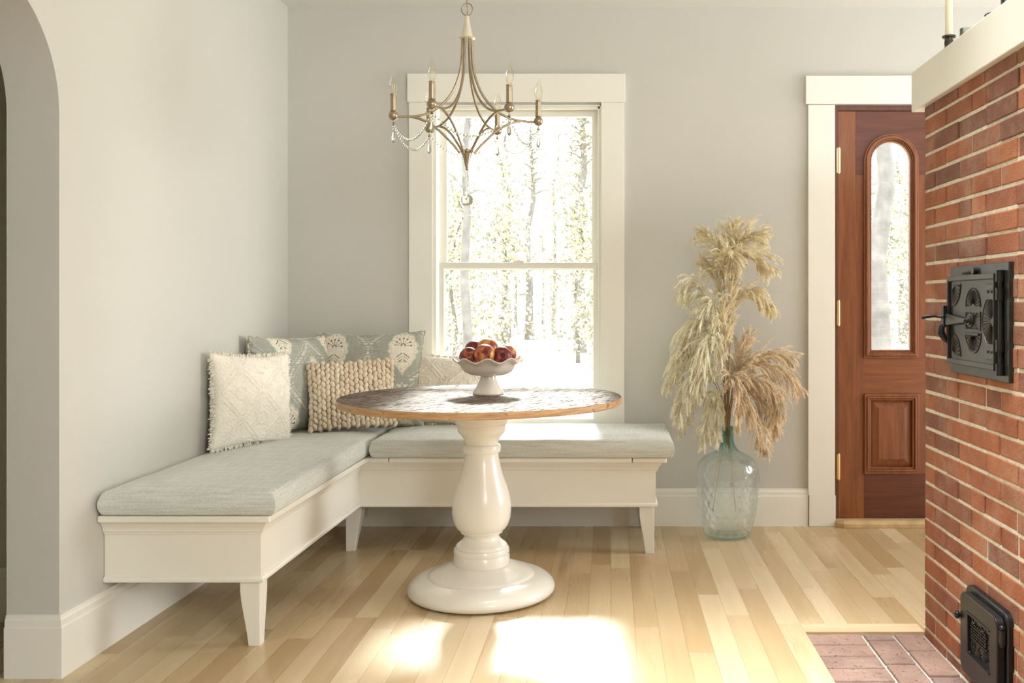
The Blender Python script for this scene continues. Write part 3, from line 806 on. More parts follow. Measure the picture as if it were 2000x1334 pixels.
def fruit(px, py, Y, r, label, tilt, red, seed):
    p = at(px, py, Y); p.x = X_at(px, Y)
    b = MB(); n, m = 32, 22; vs = []; fs = []
    for j_ in range(m+1):
        th = PI*j_/m
        for i in range(n):
            a = 2*PI*i/n; rr = 1-.30*math.exp(-(th/.28)**2)-.10*math.exp(-((PI-th)/.3)**2)
            cleft = 1-.05*math.exp(-((a-PI/2)/.25)**2)*math.sin(th)
            vs.append((r*rr*cleft*math.sin(th)*math.cos(a)*1.02, r*rr*cleft*math.sin(th)*math.sin(a)*1.02, r*.96*math.cos(th)*rr))
        if j_ == m: break
        for i in range(n): fs.append((j_*n+i, (j_+1)*n+i, (j_+1)*n+(i+1) % n, j_*n+(i+1) % n))
    b.add(vs, fs)
    g = NG('nectarine_skin_'+str(seed)); v = g.obj(); nn = g.noise(g.scale(v, (14, 14, 9)), 1.3, 3, .6, .6); sx, sy, sz = g.sep(v)
    f = g.math('ADD', nn, g.math('MULTIPLY', sz, red[1]))
    sp = g.noise(v, 420, 2)
    c = g.ramp(f, [(red[0]-.13, (.60, .34, .09)), (red[0]-.02, (.40, .095, .035)), (red[0]+.09, (.14, .016, .02)), (.95, (.07, .009, .013))])
    c = g.mix(.3, c, g.ramp(sp, [(.38, (.75, .7, .65)), (.62, (1.1, 1.1, 1.05))]), 'MULTIPLY')
    g.set(color=c, rough=.36, spec=.4)
    o = b.build('nectarine', g.m, smooth=180, recalc=True); o.location = p; o.rotation_euler = Euler([math.radians(q) for q in tilt])
    s = MB(); s.tube([(0, 0, r*.60), (.001, 0, r*.72), (.003, .001, r*.80)], [.003, .0022, .0026], 6); s.build('stem', plain('stem_'+str(seed), (.10, .055, .03), .8), o, smooth=60)
    return tag(o, label, 'fruit', 'nectarines in the fruit bowl')
fruit(946.5, 692, 3.695, .0400, 'red and yellow nectarine at the front centre of the bowl, stem dimple forward', (68, 10, 0), (.55, 3.0), 1)
fruit(916, 697, 3.725, .0385, 'dark red nectarine at the left front of the bowl', (20, -30, 60), (.38, -1), 2)
fruit(927, 683, 3.800, .0385, 'shadowed red nectarine peeking out behind the left front fruit', (-20, 15, 20), (.40, 0), 3)
fruit(952.5, 680.5, 3.768, .0420, 'orange and yellow nectarine topping the pile', (-35, 20, 10), (.60, -1), 4)
fruit(980.5, 695, 3.715, .0375, 'deep red nectarine at the right front of the bowl', (80, 40, 0), (.36, 0), 5)
fruit(991, 690.5, 3.782, .0370, 'orange red nectarine at the far right edge of the bowl', (10, 40, 40), (.54, 0), 6)

# ------------------------------------------------------------------ chandelier
HXc, HYc, HZ = -.554, 3.65, 1.832
K = HYc/F
ch = thing('chandelier', 'champagne metal six-arm chandelier with crystal bead swags and candle bulbs over the table', 'chandelier', (HXc, HYc, HZ))
hz = lambda py: H+(CY-py)*K-HZ
ANG = [math.radians(12+60*k) for k in range(6)]
RA = 140*K
b = MB()
b.lathe([(.003, hz(30)), (.006, hz(31)), (.0075, hz(34)), (.0095, hz(42)), (.0145, hz(55)), (.0205, hz(68)), (.0225, hz(72.5))], (0,0,0), 32); b.build('top_cone', M['cream_metal'], ch, smooth=40)
b = MB(); b.lathe([(.010, hz(72)), (.031, hz(73.5)), (.032, hz(74.6)), (.030, hz(75.6)), (.010, hz(77)), (.008, hz(80)), (.004, hz(82))], (0,0,0), 32); b.build('flange', M['cream_metal'], ch, smooth=50)
b = MB(); rc = hz(18.5); b.tube([(.0215*math.cos(a), 0, rc+.0235*math.sin(a)) for a in [2*PI*i/32 for i in range(32)]], .0022, 8, closed=True); b.build('hanging_ring', M['champagne'], ch, smooth=180)
b = MB(); z = hz(10)+.012; k = 0
while z < ZC-HZ-.06:
    pl = [(.0085*math.cos(a), .019*math.sin(a)) for a in [2*PI*i/16 for i in range(16)]]
    b.tube([(q[0], 0, z+q[1]) if k % 2 else (0, q[0], z+q[1]) for q in pl], .0017, 6, closed=True); z += .033; k += 1
b.tube([(0, 0, hz(29)), (.001, .002, hz(16)), (0, .001, hz(0)), (0, 0, ZC-HZ-.02)], .0016, 6)
b.build('chain', M['champagne'], ch, smooth=180)
b = MB(); b.lathe([(.062, ZC-HZ-.001), (.062, ZC-HZ-.012), (.04, ZC-HZ-.03), (.012, ZC-HZ-.045)], (0,0,0), 32); b.build('ceiling_canopy', M['champagne'], ch, smooth=40)
def spl(pts, n=40):
    """smooth curve through (r, z) points"""
    P = [Vector((*p, 0)) for p in pts]; P = [P[0]*2-P[1]]+P+[P[-1]*2-P[-2]]; out = []
    m = len(P)-3
    for i in range(n+1):
        t = i/n*m; k_ = min(int(t), m-1); f = t-k_; p0, p1, p2, p3 = P[k_:k_+4]
        v = .5*((2*p1)+(p2-p0)*f+(2*p0-5*p1+4*p2-p3)*f*f+(3*p1-p0-3*p2+p3)*f**3); out.append(v)
    return out
upc = spl([(r*K, hz(y)) for r, y in ((9, 74), (9.5, 100), (12, 132), (18.5, 158), (29, 182), (45, 203), (66, 220), (88, 229), (110, 232.5), (131, 233))])
loc_ = spl([(r*K, hz(y)) for r, y in ((112, 232.5), (98, 233.5), (84, 238), (66, 248), (49, 261), (35, 276), (25, 290), (20, 301)) if True])
loc_ = spl([(r*K, hz(y)) for r, y in ((108, 232), (92, 235.5), (74, 243), (54, 257), (37, 273), (23, 288), (14, 300))])
bulb_prof = [(.0065, 0), (.0085, .004), (.0118, .012), (.0152, .022), (.0166, .030), (.0160, .039), (.0132, .050), (.0090, .061), (.0050, .071), (.0024, .079), (.0010, .085)]
for k, a in enumerate(ANG):
    ca, sa = math.cos(a), math.sin(a)
    pl = lambda p: (p[0]*ca, p[0]*sa, p[1])
    b = MB(); b.tube([pl(p) for p in upc], .0048, 8); b.tube([pl(p) for p in loc_], .0048, 8); b.build('arm', M['champagne'], ch, smooth=60)
    cx_, cy_ = RA*ca, RA*sa; zb = hz(231.5)
    b = MB(); b.ball((cx_, cy_, zb), .0186, 20, 14); b.lathe([(.0022, -.026), (.0022, -.016)], (cx_, cy_, zb), 8); b.build('ball_joint', M['champagne'], ch, smooth=60)
    b = MB(); b.lathe([(.0095, .015), (.0128, .018), (.0128, .0195), (.0115, .0205), (.0115, .073), (.0105, .074), (.0105, .0775), (.0125, .0785), (.0125, .0815), (.009, .083)], (cx_, cy_, zb), 24); cs_ = b.build('candle_sleeve', M['champagne'], ch, smooth=40)
    b = MB(); bend = random.Random(k).uniform(.6, 1.3)
    b.lathe(bulb_prof, (0,0,0), 20); ba = 1.2*k
    b.v = [(cx_+x+math.cos(ba)*bend*max(0, z-.055)**2*9, cy_+y+math.sin(ba)*bend*max(0, z-.055)**2*9, zb+.082+z) for x, y, z in b.v]
    bu = b.build('bulb', M['bulb'], ch, smooth=180)
    f = MB(); 
    for q in (-.003, .003): f.tube([(cx_+q, cy_, zb+.086), (cx_+q*1.2, cy_, zb+.118)], .0011, 5)
    f.build('filament', plain('filament_%d' % k, (.85, .72, .42), .5), bu, smooth=60)
    # swag of beads to the next arm
    a2 = ANG[(k+1) % 6]; p0 = Vector((cx_, cy_, zb-.030)); p1 = Vector((RA*math.cos(a2), RA*math.sin(a2), zb-.030))
    b = MB(); nb = 25; sag = .078
    for i in range(nb+1):
        t = i/nb; p = p0.lerp(p1, t); p.z -= sag*(1-(2*t-1)**2)
        b.ball(p, .0048, 8, 6)
    b.build('bead_swag', M['crystal'], ch, smooth=60)
    b = MB()
    for i, r_ in enumerate((.0045, .0045, .0038)): b.ball((cx_, cy_, zb-.032-.010*i), r_, 8, 6)
    zt_ = zb-.064
    b.lathe([(.0005, zt_+.003), (.003, zt_), (.0055, zt_-.010), (.0078, zt_-.022), (.0072, zt_-.030), (.004, zt_-.037), (.0004, zt_-.040)], (cx_, cy_, 0), 8)
    tag(b.build('drop_pendant', M['crystal'], ch), 'faceted crystal drop')
b = MB(); b.lathe([(.004, hz(292.5)), (.0245, hz(294.5)), (.0255, hz(296)), (.0245, hz(297.5)), (.0195, hz(299)), (.0135, hz(310)), (.0095, hz(320)), (.0065, hz(327)), (.0045, hz(327.5)), (.0062, hz(329.5)), (.0055, hz(331.5)), (.002, hz(333))], (0,0,0), 32); b.ball((0, 0, hz(293)), .007, 12, 8)
b.build('bottom_hub', M['champagne'], ch, smooth=40)
b = MB()
for i in range(5): b.ball((0, 0, hz(344+8.6*i)), .0041-.0004*(i % 2), 8, 6)
b.tube([(0, 0, hz(332)), (0, 0, hz(381))], .0006, 4); b.build('bead_string', M['crystal'], ch, smooth=60)
b = MB(); b.ball((0, 0, hz(391)), .0238, 11, 8); tag(b.build('crystal_ball', M['crystal'], ch), 'faceted crystal ball')

# ------------------------------------------------------------------ glass bottle with pampas grass
BX, BY = .561, 4.555
g = NG('bottle_glass'); g.t.nodes.remove(g.b)
a = g.node('ShaderNodeBsdfGlass'); a.inputs['Color'].default_value = (.99, 1, .998, 1); a.inputs['IOR'].default_value = 1.42; a.inputs['Roughness'].default_value = 0
tr = g.node('ShaderNodeBsdfTransparent'); tr.inputs[0].default_value = (.99, 1, .998, 1); mx = g.node('ShaderNodeMixShader'); mx.inputs[0].default_value = .5
g.link(a.outputs[0], mx.inputs[1]); g.link(tr.outputs[0], mx.inputs[2]); g.link(mx.outputs[0], g.out.inputs['Surface'])
va = g.node('ShaderNodeVolumeAbsorption'); va.inputs['Color'].default_value = (.10, .62, .58, 1); oz_ = g.sep(g.obj())[2]; g.link(g.math('MULTIPLY', g.ramp(g.math('DIVIDE', oz_, .55), [(0, (.30,)*3), (.07, (.06,)*3), (.60, (.06,)*3), (.74, (.55,)*3), (1, (.7,)*3)]), 60), va.inputs['Density'])
g.link(va.outputs[0], g.out.inputs['Volume'])
bot_prof = spl([(.092, .0), (.108, .012), (.118, .030), (.1245, .055), (.131, .085), (.137, .115), (.142, .150), (.1455, .190), (.149, .230), (.1515, .270), (.1512, .300), (.147, .328), (.138, .352), (.120, .3735), (.093, .391), (.064, .405), (.046, .420), (.035, .440), (.030, .460), (.0275, .490), (.0265, .520), (.0275, .5265)], 110)
def dimple(r, z, a, k):
    if z < .022 or z > .385: return r, z
    rowh = .0335; q = (z-.04)/rowh; best = 0
    for rr in (math.floor(q), math.floor(q)+1):
        n_ = 18; ph = (rr % 2)*.5; c = a/(2*PI)*n_+ph; da = (c-round(c))/n_*2*PI*r
        dz = (q-rr)*rowh; d2 = da*da+dz*dz; best = max(best, math.exp(-d2/(.0100**2)))
    f = 1 if z < .21 else .6
    return r-.0055*f*best, z
b = MB(); N_ = 144
pr = [(p.x, p.y) for p in bot_prof]
inn = []
for r, z in pr[::-1]:
    th = .0028 if z < .38 else .0028+.009*smoothstep(.38, .45, z)
    inn.append((max(.004, r-th), max(z, .006) if z > .02 else z*.6+.007))
b.lathe([(.001, .004)]+[(.06, .003)]+pr+inn+[(.05, .010), (.001, .012)], (0,0,0), N_, mod=lambda r, z, a, k: dimple(r, z, a, k) if r > .05 else (r, z), cap=False)
bottle = b.build('glass_bottle', g.m, smooth=180); bottle.location = (BX, BY, .0005)
tag(bottle, 'dimpled blue-green glass demijohn bottle on the floor holding dried pampas grass', 'bottle')

CRE, STR, TAN = (.985, .92, .765), (.95, .85, .66), (.90, .79, .62)
def fluff_mat(name, c):
    g = NG(name); v = g.obj(); n = g.noise(v, 22, 3)
    col = g.ramp(n, [(.3, tuple(q*.86 for q in c)), (.7, tuple(min(1, q*1.12) for q in c))])
    g.set(color=col, rough=.9, spec=.1, sheen=.9)
    t = g.node('ShaderNodeBsdfTranslucent'); g.link(col, t.inputs[0]); mx = g.node('ShaderNodeMixShader'); mx.inputs[0].default_value = .45
    g.link(g.b.outputs[0], mx.inputs[1]); g.link(t.outputs[0], mx.inputs[2]); g.link(mx.outputs[0], g.out.inputs[0]); return g.m
FM = {'c': fluff_mat('cream_plume', CRE), 's': fluff_mat('straw_plume', STR), 't': fluff_mat('tan_plume', TAN)}
STEM = plain('dry_stem', (.42, .29, .15), .7, var=.2)
def spl3(P, n):
    P = [P[0]*2-P[1]]+P+[P[-1]*2-P[-2]]; m = len(P)-3; out = []
    for i in range(n+1):
        t = i/n*m; k_ = min(int(t), m-1); f = t-k_; p0, p1, p2, p3 = P[k_:k_+4]
        out.append(.5*((2*p1)+(p2-p0)*f+(2*p0-5*p1+4*p2-p3)*f*f+(3*p1-p0-3*p2+p3)*f**3))
    return out
def pampas(label, kind, pts, t0, nb, ln, droop, seed, foot=None, blades=46, spread=.75):
    r = random.Random(seed)
    P = []
    neck = Vector((BX+r.uniform(-.012, .012), BY+r.uniform(-.010, .010), .53))
    foot = foot or (BX+r.uniform(-.012, .012), BY+r.uniform(-.01, .01), r.uniform(.40, .47))
    P = [Vector(foot), neck]+[at(x, y, BY+d) for x, y, d in pts]
    cur = spl3(P, 60)
    nb = int(nb*1.5); blades = int(blades*1.5); ln *= 1.3; spread *= 1.55; cores = MB()
    root = thing('pampas_stem', label, 'dried grass', (BX, BY, .53), 'pampas grass in the glass bottle')
    b = MB(); b.tube(cur, [.0026-.0018*i/60 for i in range(61)], 5); b.build('stem', STEM, root, smooth=180, world=True)
    vs = []; fs = []
    def blade(p, d, l, w_):
        s = d.cross(Vector((r.uniform(-1, 1), r.uniform(-1, 1), r.uniform(-1, 1))))
        if s.length < 1e-5: return
        s.normalize(); n = len(vs); q = p+d*l*.5; e = p+d*l+Vector((0, 0, -l*.15))
        vs.extend([p-s*w_*.4, p+s*w_*.4, q+s*w_*.55, q-s*w_*.55, e]); fs.extend([(n, n+1, n+2, n+3), (n+3, n+2, n+4)])
    for i in range(nb):
        t = t0+(1-t0)*(i+r.random())/nb; f = t*60; k_ = min(int(f), 59); p = cur[k_].lerp(cur[k_+1], f-k_); tan = (cur[min(k_+2, 60)]-cur[max(k_-1, 0)]).normalized()
        rel = (t-t0)/(1-t0); L_ = ln*(.45+.9*math.sin(PI*min(1, .12+rel*.80)))*r.uniform(.6, 1.15)
        rv = Vector((r.gauss(0, 1), r.gauss(0, 1), r.gauss(0, .8))); rv -= tan*rv.dot(tan); rv.normalize()
        cp = [p.copy()]; d = (tan*1.0+rv*spread*r.uniform(.3, 1.1)).normalized(); steps = 7; q = p.copy()
        for s_ in range(steps):
            d = (d+Vector((r.uniform(-.05, .05), r.uniform(-.05, .05), -droop/steps*(1+s_*.25)))).normalized()
            q2 = q+d*L_/steps; thick = math.sin(PI*(s_+.8)/(steps+.9))
            if q2.y > 4.738: q2.y = 4.738
            for _ in range(max(2, int(blades/steps*(.5+thick)))):
                pp = q.lerp(q2, r.random()); bd = (d*1.0+Vector((r.gauss(0, .42), r.gauss(0, .42), r.gauss(0, .42)-.12))).normalized()
                blade(pp, bd, r.uniform(.008, .021)*(.6+.5*thick), r.uniform(.0016, .0030))
            q = q2; cp.append(q2.copy())
        cw_ = r.uniform(.0018, .0032); cores.tube(cp, [cw_*(.25+math.sin(PI*(i_+.3)/(len(cp)-.2))) for i_ in range(len(cp))], 5)
    b = cores; b.add(vs, fs); pl_ = b.build('plume', FM[kind], root, world=True, recalc=False)
    return root
PP = pampas
PP('cream plume arching out at the upper left of the left-hand mass', 'c', [(1408,700,0), (1386,600,-.02), (1356,553,-.03), (1336,572,-.03)], .60, 46, .075, .9, 101)
PP('cream plume drooping left at mid height of the left-hand mass', 'c', [(1409,720,-.03), (1384,632,-.05), (1350,640,-.07), (1320,708,-.07)], .50, 58, .085, 1.0, 102)
PP('cream plume reaching furthest left towards the bench cushion', 'c', [(1405,760,-.02), (1376,692,-.05), (1338,695,-.05), (1306,746,-.05)], .48, 54, .08, 1.0, 103)
PP('cream plume sweeping low left just under the furthest left one', 'c', [(1405,768,-.05), (1378,728,-.09), (1346,750,-.1), (1324,812,-.1)], .46, 54, .08, 1.0, 104)
PP('thin cream plume hanging lowest on the left beside the bench end', 'c', [(1408,790,0), (1385,765,0), (1350,800,0), (1327,842,0)], .55, 22, .05, .8, 105, blades=34)
PP('narrow cream plume hanging straight down left of the bottle neck', 'c', [(1412,790,-.06), (1394,775,-.08), (1381,822,-.09), (1373,864,-.09)], .50, 30, .055, .9, 106)
PP('cream plume hanging against the bottle neck', 'c', [(1414,785,-.07), (1404,768,-.09), (1400,815,-.1), (1399,866,-.1)], .50, 28, .045, .8, 107)
PP('cream plume falling down the front of the stems at mid height', 'c', [(1413,700,-.04), (1400,615,-.07), (1392,600,-.1), (1405,700,-.11)], .50, 54, .075, 1.1, 108)
PP('cream plume filling the inner left side above the bottle', 'c', [(1412,740,-.05), (1392,665,-.09), (1372,680,-.12), (1366,770,-.12)], .46, 58, .085, 1.0, 109)
PP('straw plume standing tallest at the very top', 's', [(1422,700,0), (1424,560,0), (1428,485,0), (1432,440,0)], .62, 44, .065, .35, 110, spread=.6)
PP('straw plume whose tip bends left at the top', 's', [(1419,700,0), (1414,560,.02), (1402,488,.02), (1372,456,.02)], .62, 40, .07, .5, 111)
PP('straw plume whose tip bends right at the top', 's', [(1424,680,0), (1431,520,0), (1450,468,.01), (1486,457,.01)], .62, 48, .075, .5, 112)
PP('straw plume curling right and down below the topmost tips', 's', [(1424,680,-.02), (1434,530,-.03), (1464,494,-.04), (1506,524,-.04)], .60, 52, .08, .7, 113)
PP('straw plume hooking right at mid height above the gap', 's', [(1425,690,0), (1438,590,-.01), (1470,566,-.02), (1508,602,-.02)], .58, 46, .07, .8, 114)
PP('straw plume leaning left above the cream mass', 's', [(1418,690,.02), (1408,585,.03), (1396,535,.03), (1376,512,.03)], .60, 34, .055, .35, 115, spread=.5)
PP('short straw plume curling forward under the topmost tip', 's', [(1420,680,-.03), (1414,540,-.06), (1420,492,-.09), (1434,520,-.1)], .62, 40, .065, .8, 116)
PP('straw plume standing in the stem bundle below the top cluster', 's', [(1421,720,-.03), (1424,640,-.05), (1428,580,-.06), (1432,545,-.06)], .50, 40, .06, .15, 124, spread=.4)
PP('short straw plume standing in front of the stems beside the cream mass', 's', [(1418,740,-.06), (1416,680,-.09), (1412,630,-.10), (1416,598,-.10)], .50, 40, .055, .2, 125, spread=.45)
PP('tan plume reaching furthest right with its tip almost level', 't', [(1426,790,0), (1436,735,0), (1466,700,0), (1508,690,0), (1550,697,0)], .55, 44, .065, .45, 117, foot=(X_at(1391, BY), BY-.02, Z_at(996, BY)))
PP('tan plume arching right and down beside the door casing', 't', [(1428,790,-.03), (1436,745,-.03), (1474,712,-.04), (1522,722,-.04), (1556,756,-.04)], .52, 52, .075, .7, 118, foot=(X_at(1438, BY), BY+.02, Z_at(1002, BY)))
PP('tan plume arching right at half the height of the right-hand mass', 't', [(1429,790,-.05), (1438,755,-.06), (1474,738,-.08), (1508,762,-.08), (1522,808,-.08)], .50, 58, .08, .9, 119)
PP('tan plume drooping low on the right', 't', [(1429,795,-.03), (1436,765,-.03), (1466,762,-.03), (1500,798,-.02), (1514,846,-.02)], .48, 52, .08, .9, 120)
PP('tan plume hanging lowest on the right of the bottle neck', 't', [(1427,800,-.05), (1434,778,-.07), (1458,788,-.08), (1480,830,-.08), (1493,878,-.08)], .48, 46, .065, .9, 121)
PP('dark tan plume standing upright in the middle of the bouquet', 't', [(1426,790,.02), (1434,740,.03), (1444,692,.03), (1462,655,.03)], .50, 40, .06, .2, 122, spread=.5)
PP('tan plume falling forward just above the bottle mouth', 't', [(1424,780,-.06), (1428,735,-.1), (1444,765,-.12), (1442,832,-.12)], .46, 46, .06, .9, 123)

# ------------------------------------------------------------------ iron oven door in the brick wall
oy, oz = 2.946, .908
wl_ = lambda u, v, d: (XBR-d, oy-u, oz+v)       # u: metres towards the camera from the far edge, v: up, d: out of the wall
oven = thing('oven_door', 'grey cast iron oven door with fan reliefs set in the brick wall', 'oven door', (XBR, oy-.215, oz+.162))
def op(name, polys, d0, d1, mat=M['iron'], bev=.002, parent=oven, sm=None, fnc=wl_):
    b = MB()
    for p in polys: b.prism(p, fnc, d0, d1)
    return b.build(name, mat, parent, bevel=bev, world=True, smooth=sm)
rect = lambda a, c, d, e: [(a, c), (d, c), (d, e), (a, e)]
op('frame_plate', [rect(0, 0, .432, .324)], -.006, .012)
du0, du1, dv0, dv1 = .030, .388, .030, .294
od = op('door_panel', [rect(du0, dv0, du1, dv1)], .012, .026)
b = MB(); b.ring(rect(du0, dv0, du1, dv1), rect(du0+.010, dv0+.015, du1-.004, dv1-.015), wl_, .026, .035); b.build('raised_border', M['iron'], od, bevel=.003, world=True)
def fan(cu, cv, r, a0, a1, n, sx=1, sv=1):
    """a fan of raised ribs with a scalloped rim"""
    b = MB(); c = Vector((cu, cv))
    pt = lambda a, q: (cu+sx*q*math.cos(a), cv+sv*q*math.sin(a))
    b.prism([pt(a0+(a1-a0)*i/24, r) for i in range(25)]+[pt(a1, 0)], wl_, .026, .0268)
    for i in range(n):
        t0, t1 = a0+(a1-a0)*(i+.10)/n, a0+(a1-a0)*(i+.90)/n; tm = (t0+t1)/2
        q = [pt(tm, r*.16), pt(t0, r*.88), pt(tm, r*.95), pt(t1, r*.88)]
        vs = [wl_(*p, .0265) for p in q]+[wl_(*pt(tm, r*.25), .0288), wl_(*pt(tm, r*.86), .0300)]
        b.add(vs, [(0, 1, 5, 4), (0, 4, 5, 3), (1, 2, 5), (2, 3, 5)])
    b.tube([wl_(*pt(a0+(a1-a0)*i/24, r), .0275) for i in range(25)], .0018, 5)
    return b
cu = oy-2.722
for nm, bb in (('fan_relief', fan(cu, 1.110-oz, .054, 0, PI, 13)), ('fan_relief', fan(cu, 1.0357-oz, .058, PI, 2*PI, 13)),
               ('fan_relief', fan(oy-2.578, 1.071-oz, .0745, PI/2, 3*PI/2, 19)),
               ('fan_relief', fan(oy-2.885, 1.178-oz, .066, -PI/2, 0, 7)), ('fan_relief', fan(oy-2.885, .962-oz, .066, 0, PI/2, 7))):
    tag(bb.build(nm, M['iron'], od, world=True))
b = MB(); sq = (1.0434-oz, 1.096-oz)
for i in range(16):
    a = 2*PI*i/16; a1, a2 = a-.13, a+.13
    e = lambda t: (cu+max(-.053, min(.053, .075*math.cos(t))), (sq[0]+sq[1])/2+max(-.0262, min(.0262, .075*math.sin(t))))
    o0 = (cu+.012*math.cos(a), (sq[0]+sq[1])/2+.010*math.sin(a)); m_ = e(a); mm_ = ((m_[0]+o0[0])/2, (m_[1]+o0[1])/2)
    b.add([wl_(*o0, .0265), wl_(*e(a1), .0265), wl_(*e(a2), .0265), wl_(*mm_, .031)], [(0, 1, 3), (1, 2, 3), (0, 3, 2)])
b.ring(rect(cu-.055, sq[0]-.001, cu+.055, sq[1]+.001), rect(cu-.052, sq[0]+.002, cu+.052, sq[1]-.002), wl_, .026, .029)
b.build('sunburst_relief', M['iron'], od, world=True)
for v0 in (dv1-.072, dv0+.027):
    op('hinge_leaf', [rect(du1-.062, v0, du1-.001, v0+.044)], .026, .0305, parent=od)
    for q in (-.047, -.022):
        b = MB(); b.ball(wl_(du1+q, v0+.024, .0305), .0062, 12, 8, (.7, 1, 1)); b.build('rivet', M['iron'], od, world=True, smooth=180)
b = MB(); b.tube([wl_(.400, .028, .020), wl_(.400, .296, .020)], .007, 10)
for v0 in (.018, .082, .222, .270): b.tube([wl_(.400, v0, .022), wl_(.400, v0+.032, .022)], .0115, 12)
b.build('hinge_barrel', M['black_iron'], oven, world=True, smooth=40)
kv = 1.071-oz
b = MB(); kc = (oy-2.737, kv)
for r_, d0, d1 in ((.020, .026, .032), (.014, .032, .037), (.008, .037, .044), (.0055, .044, .050)):
    b.prism([(kc[0]+r_*math.cos(2*PI*i/20), kc[1]+r_*math.sin(2*PI*i/20)) for i in range(20)], wl_, d0, d1)
b.build('latch_pivot', M['iron'], oven, world=True, smooth=30, bevel=.001)
op('latch_bar', [[(kc[0]-.006, kv+.004), (kc[0]-.006, kv-.006), (.040, kv-.019), (.040, kv+.017)]], .034, .042)
op('latch_keeper', [rect(.012, kv-.024, .036, kv+.042)], .012, .046, M['black_iron'])
b = MB(); b.tube([wl_(.034, kv+.006, .044), wl_(.024, kv+.008, .052), wl_(.022, kv+.010, .07), wl_(.020, kv+.008, .098), wl_(.018, kv+.004, .108)], [.005, .005, .0045, .006, .004], 8); b.build('latch_handle', M['black_iron'], oven, world=True, smooth=60)
b = MB(); b.tube([wl_(.028, kv-.012, .038), wl_(.024, kv-.024, .048), wl_(.024, kv-.042, .050), wl_(.028, kv-.060, .040), wl_(.030, kv-.074, .030)], [.005, .010, .012, .009, .003], 8); b.build('latch_hook', M['black_iron'], oven, world=True, smooth=60)
b = MB(); b.tube([wl_(.12, .303, .018), wl_(.15, .304, .019), wl_(.205, .306, .020)], [.004, .0055, .006], 8); b.tube([wl_(.215, .306, .010), wl_(.215, .306, .026)], .010, 12); b.build('draft_lever', M['black_iron'], oven, world=True, smooth=40)
op('vent_slide', [rect(cu-.05, 1.028-oz, cu+.052, 1.0357-oz)], .026, .034, M['black_iron'])

# ------------------------------------------------------------------ black clean-out door
qy, qz = 2.812, .036
ql = lambda u, v, d: (XBR-d, qy-u, qz+v)
cl = thing('cleanout_door', 'small black iron clean-out door low in the brick wall above the hearth', 'stove door', (XBR, qy-.15, qz))
def rrect(u0, v0, u1, v1, r, n=8):
    out = []
    for cu_, cv_, a0 in ((u1-r, v1-r, 0), (u0+r, v1-r, PI/2), (u0+r, v0+r, PI), (u1-r, v0+r, 1.5*PI)):
        out += [(cu_+r*math.cos(a0+PI/2*i/n), cv_+r*math.sin(a0+PI/2*i/n)) for i in range(n+1)]
    return out
op('frame_plate', [rrect(0, 0, .300, .258, .036)], -.006, .016, M['black_iron'], .004, cl, 40, ql)
pu0, pv0, pu1, pv1 = .078, .078, .236, .192
b = MB(); fo = rrect(.024, .010, .288, .243, .028)
fi = []
for u_, v_ in fo: fi.append((max(pu0, min(pu1, u_)), max(pv0, min(pv1, v_))))
b.ring(fo, fi, ql, .016, .040); pn = b.build('door_panel', M['black_iron'], cl, world=True, smooth=40, bevel=.003)
b = MB(); b.prism(rect(pu0-.004, pv0-.004, pu1+.004, pv1+.004), ql, .016, .030)
b.prism(rect(pu0-.004, pv1-.001, pu1+.004, pv1+.004), ql, .03, .0425); b.prism(rect(pu0-.004, pv0-.004, pu1+.004, pv0+.001), ql, .03, .0425)
r = random.Random(9)
pw, ph_ = pu1-pu0, pv1-pv0
for row in range(6):
    x = pu0+.012+(row % 2)*.006
    while x < pu1-.034:
        l_ = r.choice((.006, .010, .013)); z_ = pv0+.046+row*.0082
        b.prism(rect(x, z_, x+l_, z_+.0052), ql, .030, .0345); x += l_+.004
def crescent(c, r0, a0, a1, w_, d=.035):
    b.tube([ql(c[0]+r0*math.cos(a0+(a1-a0)*i/12), c[1]+r0*math.sin(a0+(a1-a0)*i/12), .031) for i in range(13)], [w_*(.35+.65*math.sin(PI*i/12)) for i in range(13)], 6)
for k in range(4): crescent((pu0+pw*.60, pv0+.004), .017+.0085*k, .12*PI, .88*PI, .0028)
crescent((pu0+.032, pv1-.006), .014, 1.1*PI, 1.85*PI, .004); crescent((pu0+.098, pv1-.008), .014, 1.1*PI, 1.85*PI, .004)
crescent((pu0+.026, pv0+.026), .012, 0, 1.9*PI, .0028); crescent((pu0+.026, pv0+.014), .010, .1*PI, .9*PI, .0025)
for k in range(7): b.ball(ql(pu1-.016+.006*(k % 2), pv0+.020+.012*k, .031), .0042, 8, 6)
for k in range(3): b.tube([ql(pu1-.012, pv0+.012+.03*k, .031), ql(pu1-.008, pv0+.03+.03*k, .032), ql(pu1-.014, pv0+.044+.03*k, .031)], .0022, 5)
tag(b.build('relief_panel', M['black_iron'], pn, world=True, bevel=.0006), 'cast relief panel of small blocks and arches')
b = MB(); b.tube([ql(.030, .165, .030), ql(.022, .166, .036), ql(.018, .166, .040)], [.006, .005, .005], 8); b.ball(ql(.016, .166, .046), .0115, 14, 10, (.8, 1, 1)); b.build('latch_knob', M['black_iron'], cl, world=True, smooth=60)
for v_ in (.178, .026):
    b = MB(); b.tube([ql(.289, v_, .026), ql(.289, v_+.036, .026)], .0105, 12); b.ball(ql(.289, v_+.040, .026), .0085, 12, 8); b.ball(ql(.289, v_-.004, .026), .0085, 12, 8); b.build('hinge', M['black_iron'], cl, world=True, smooth=50)

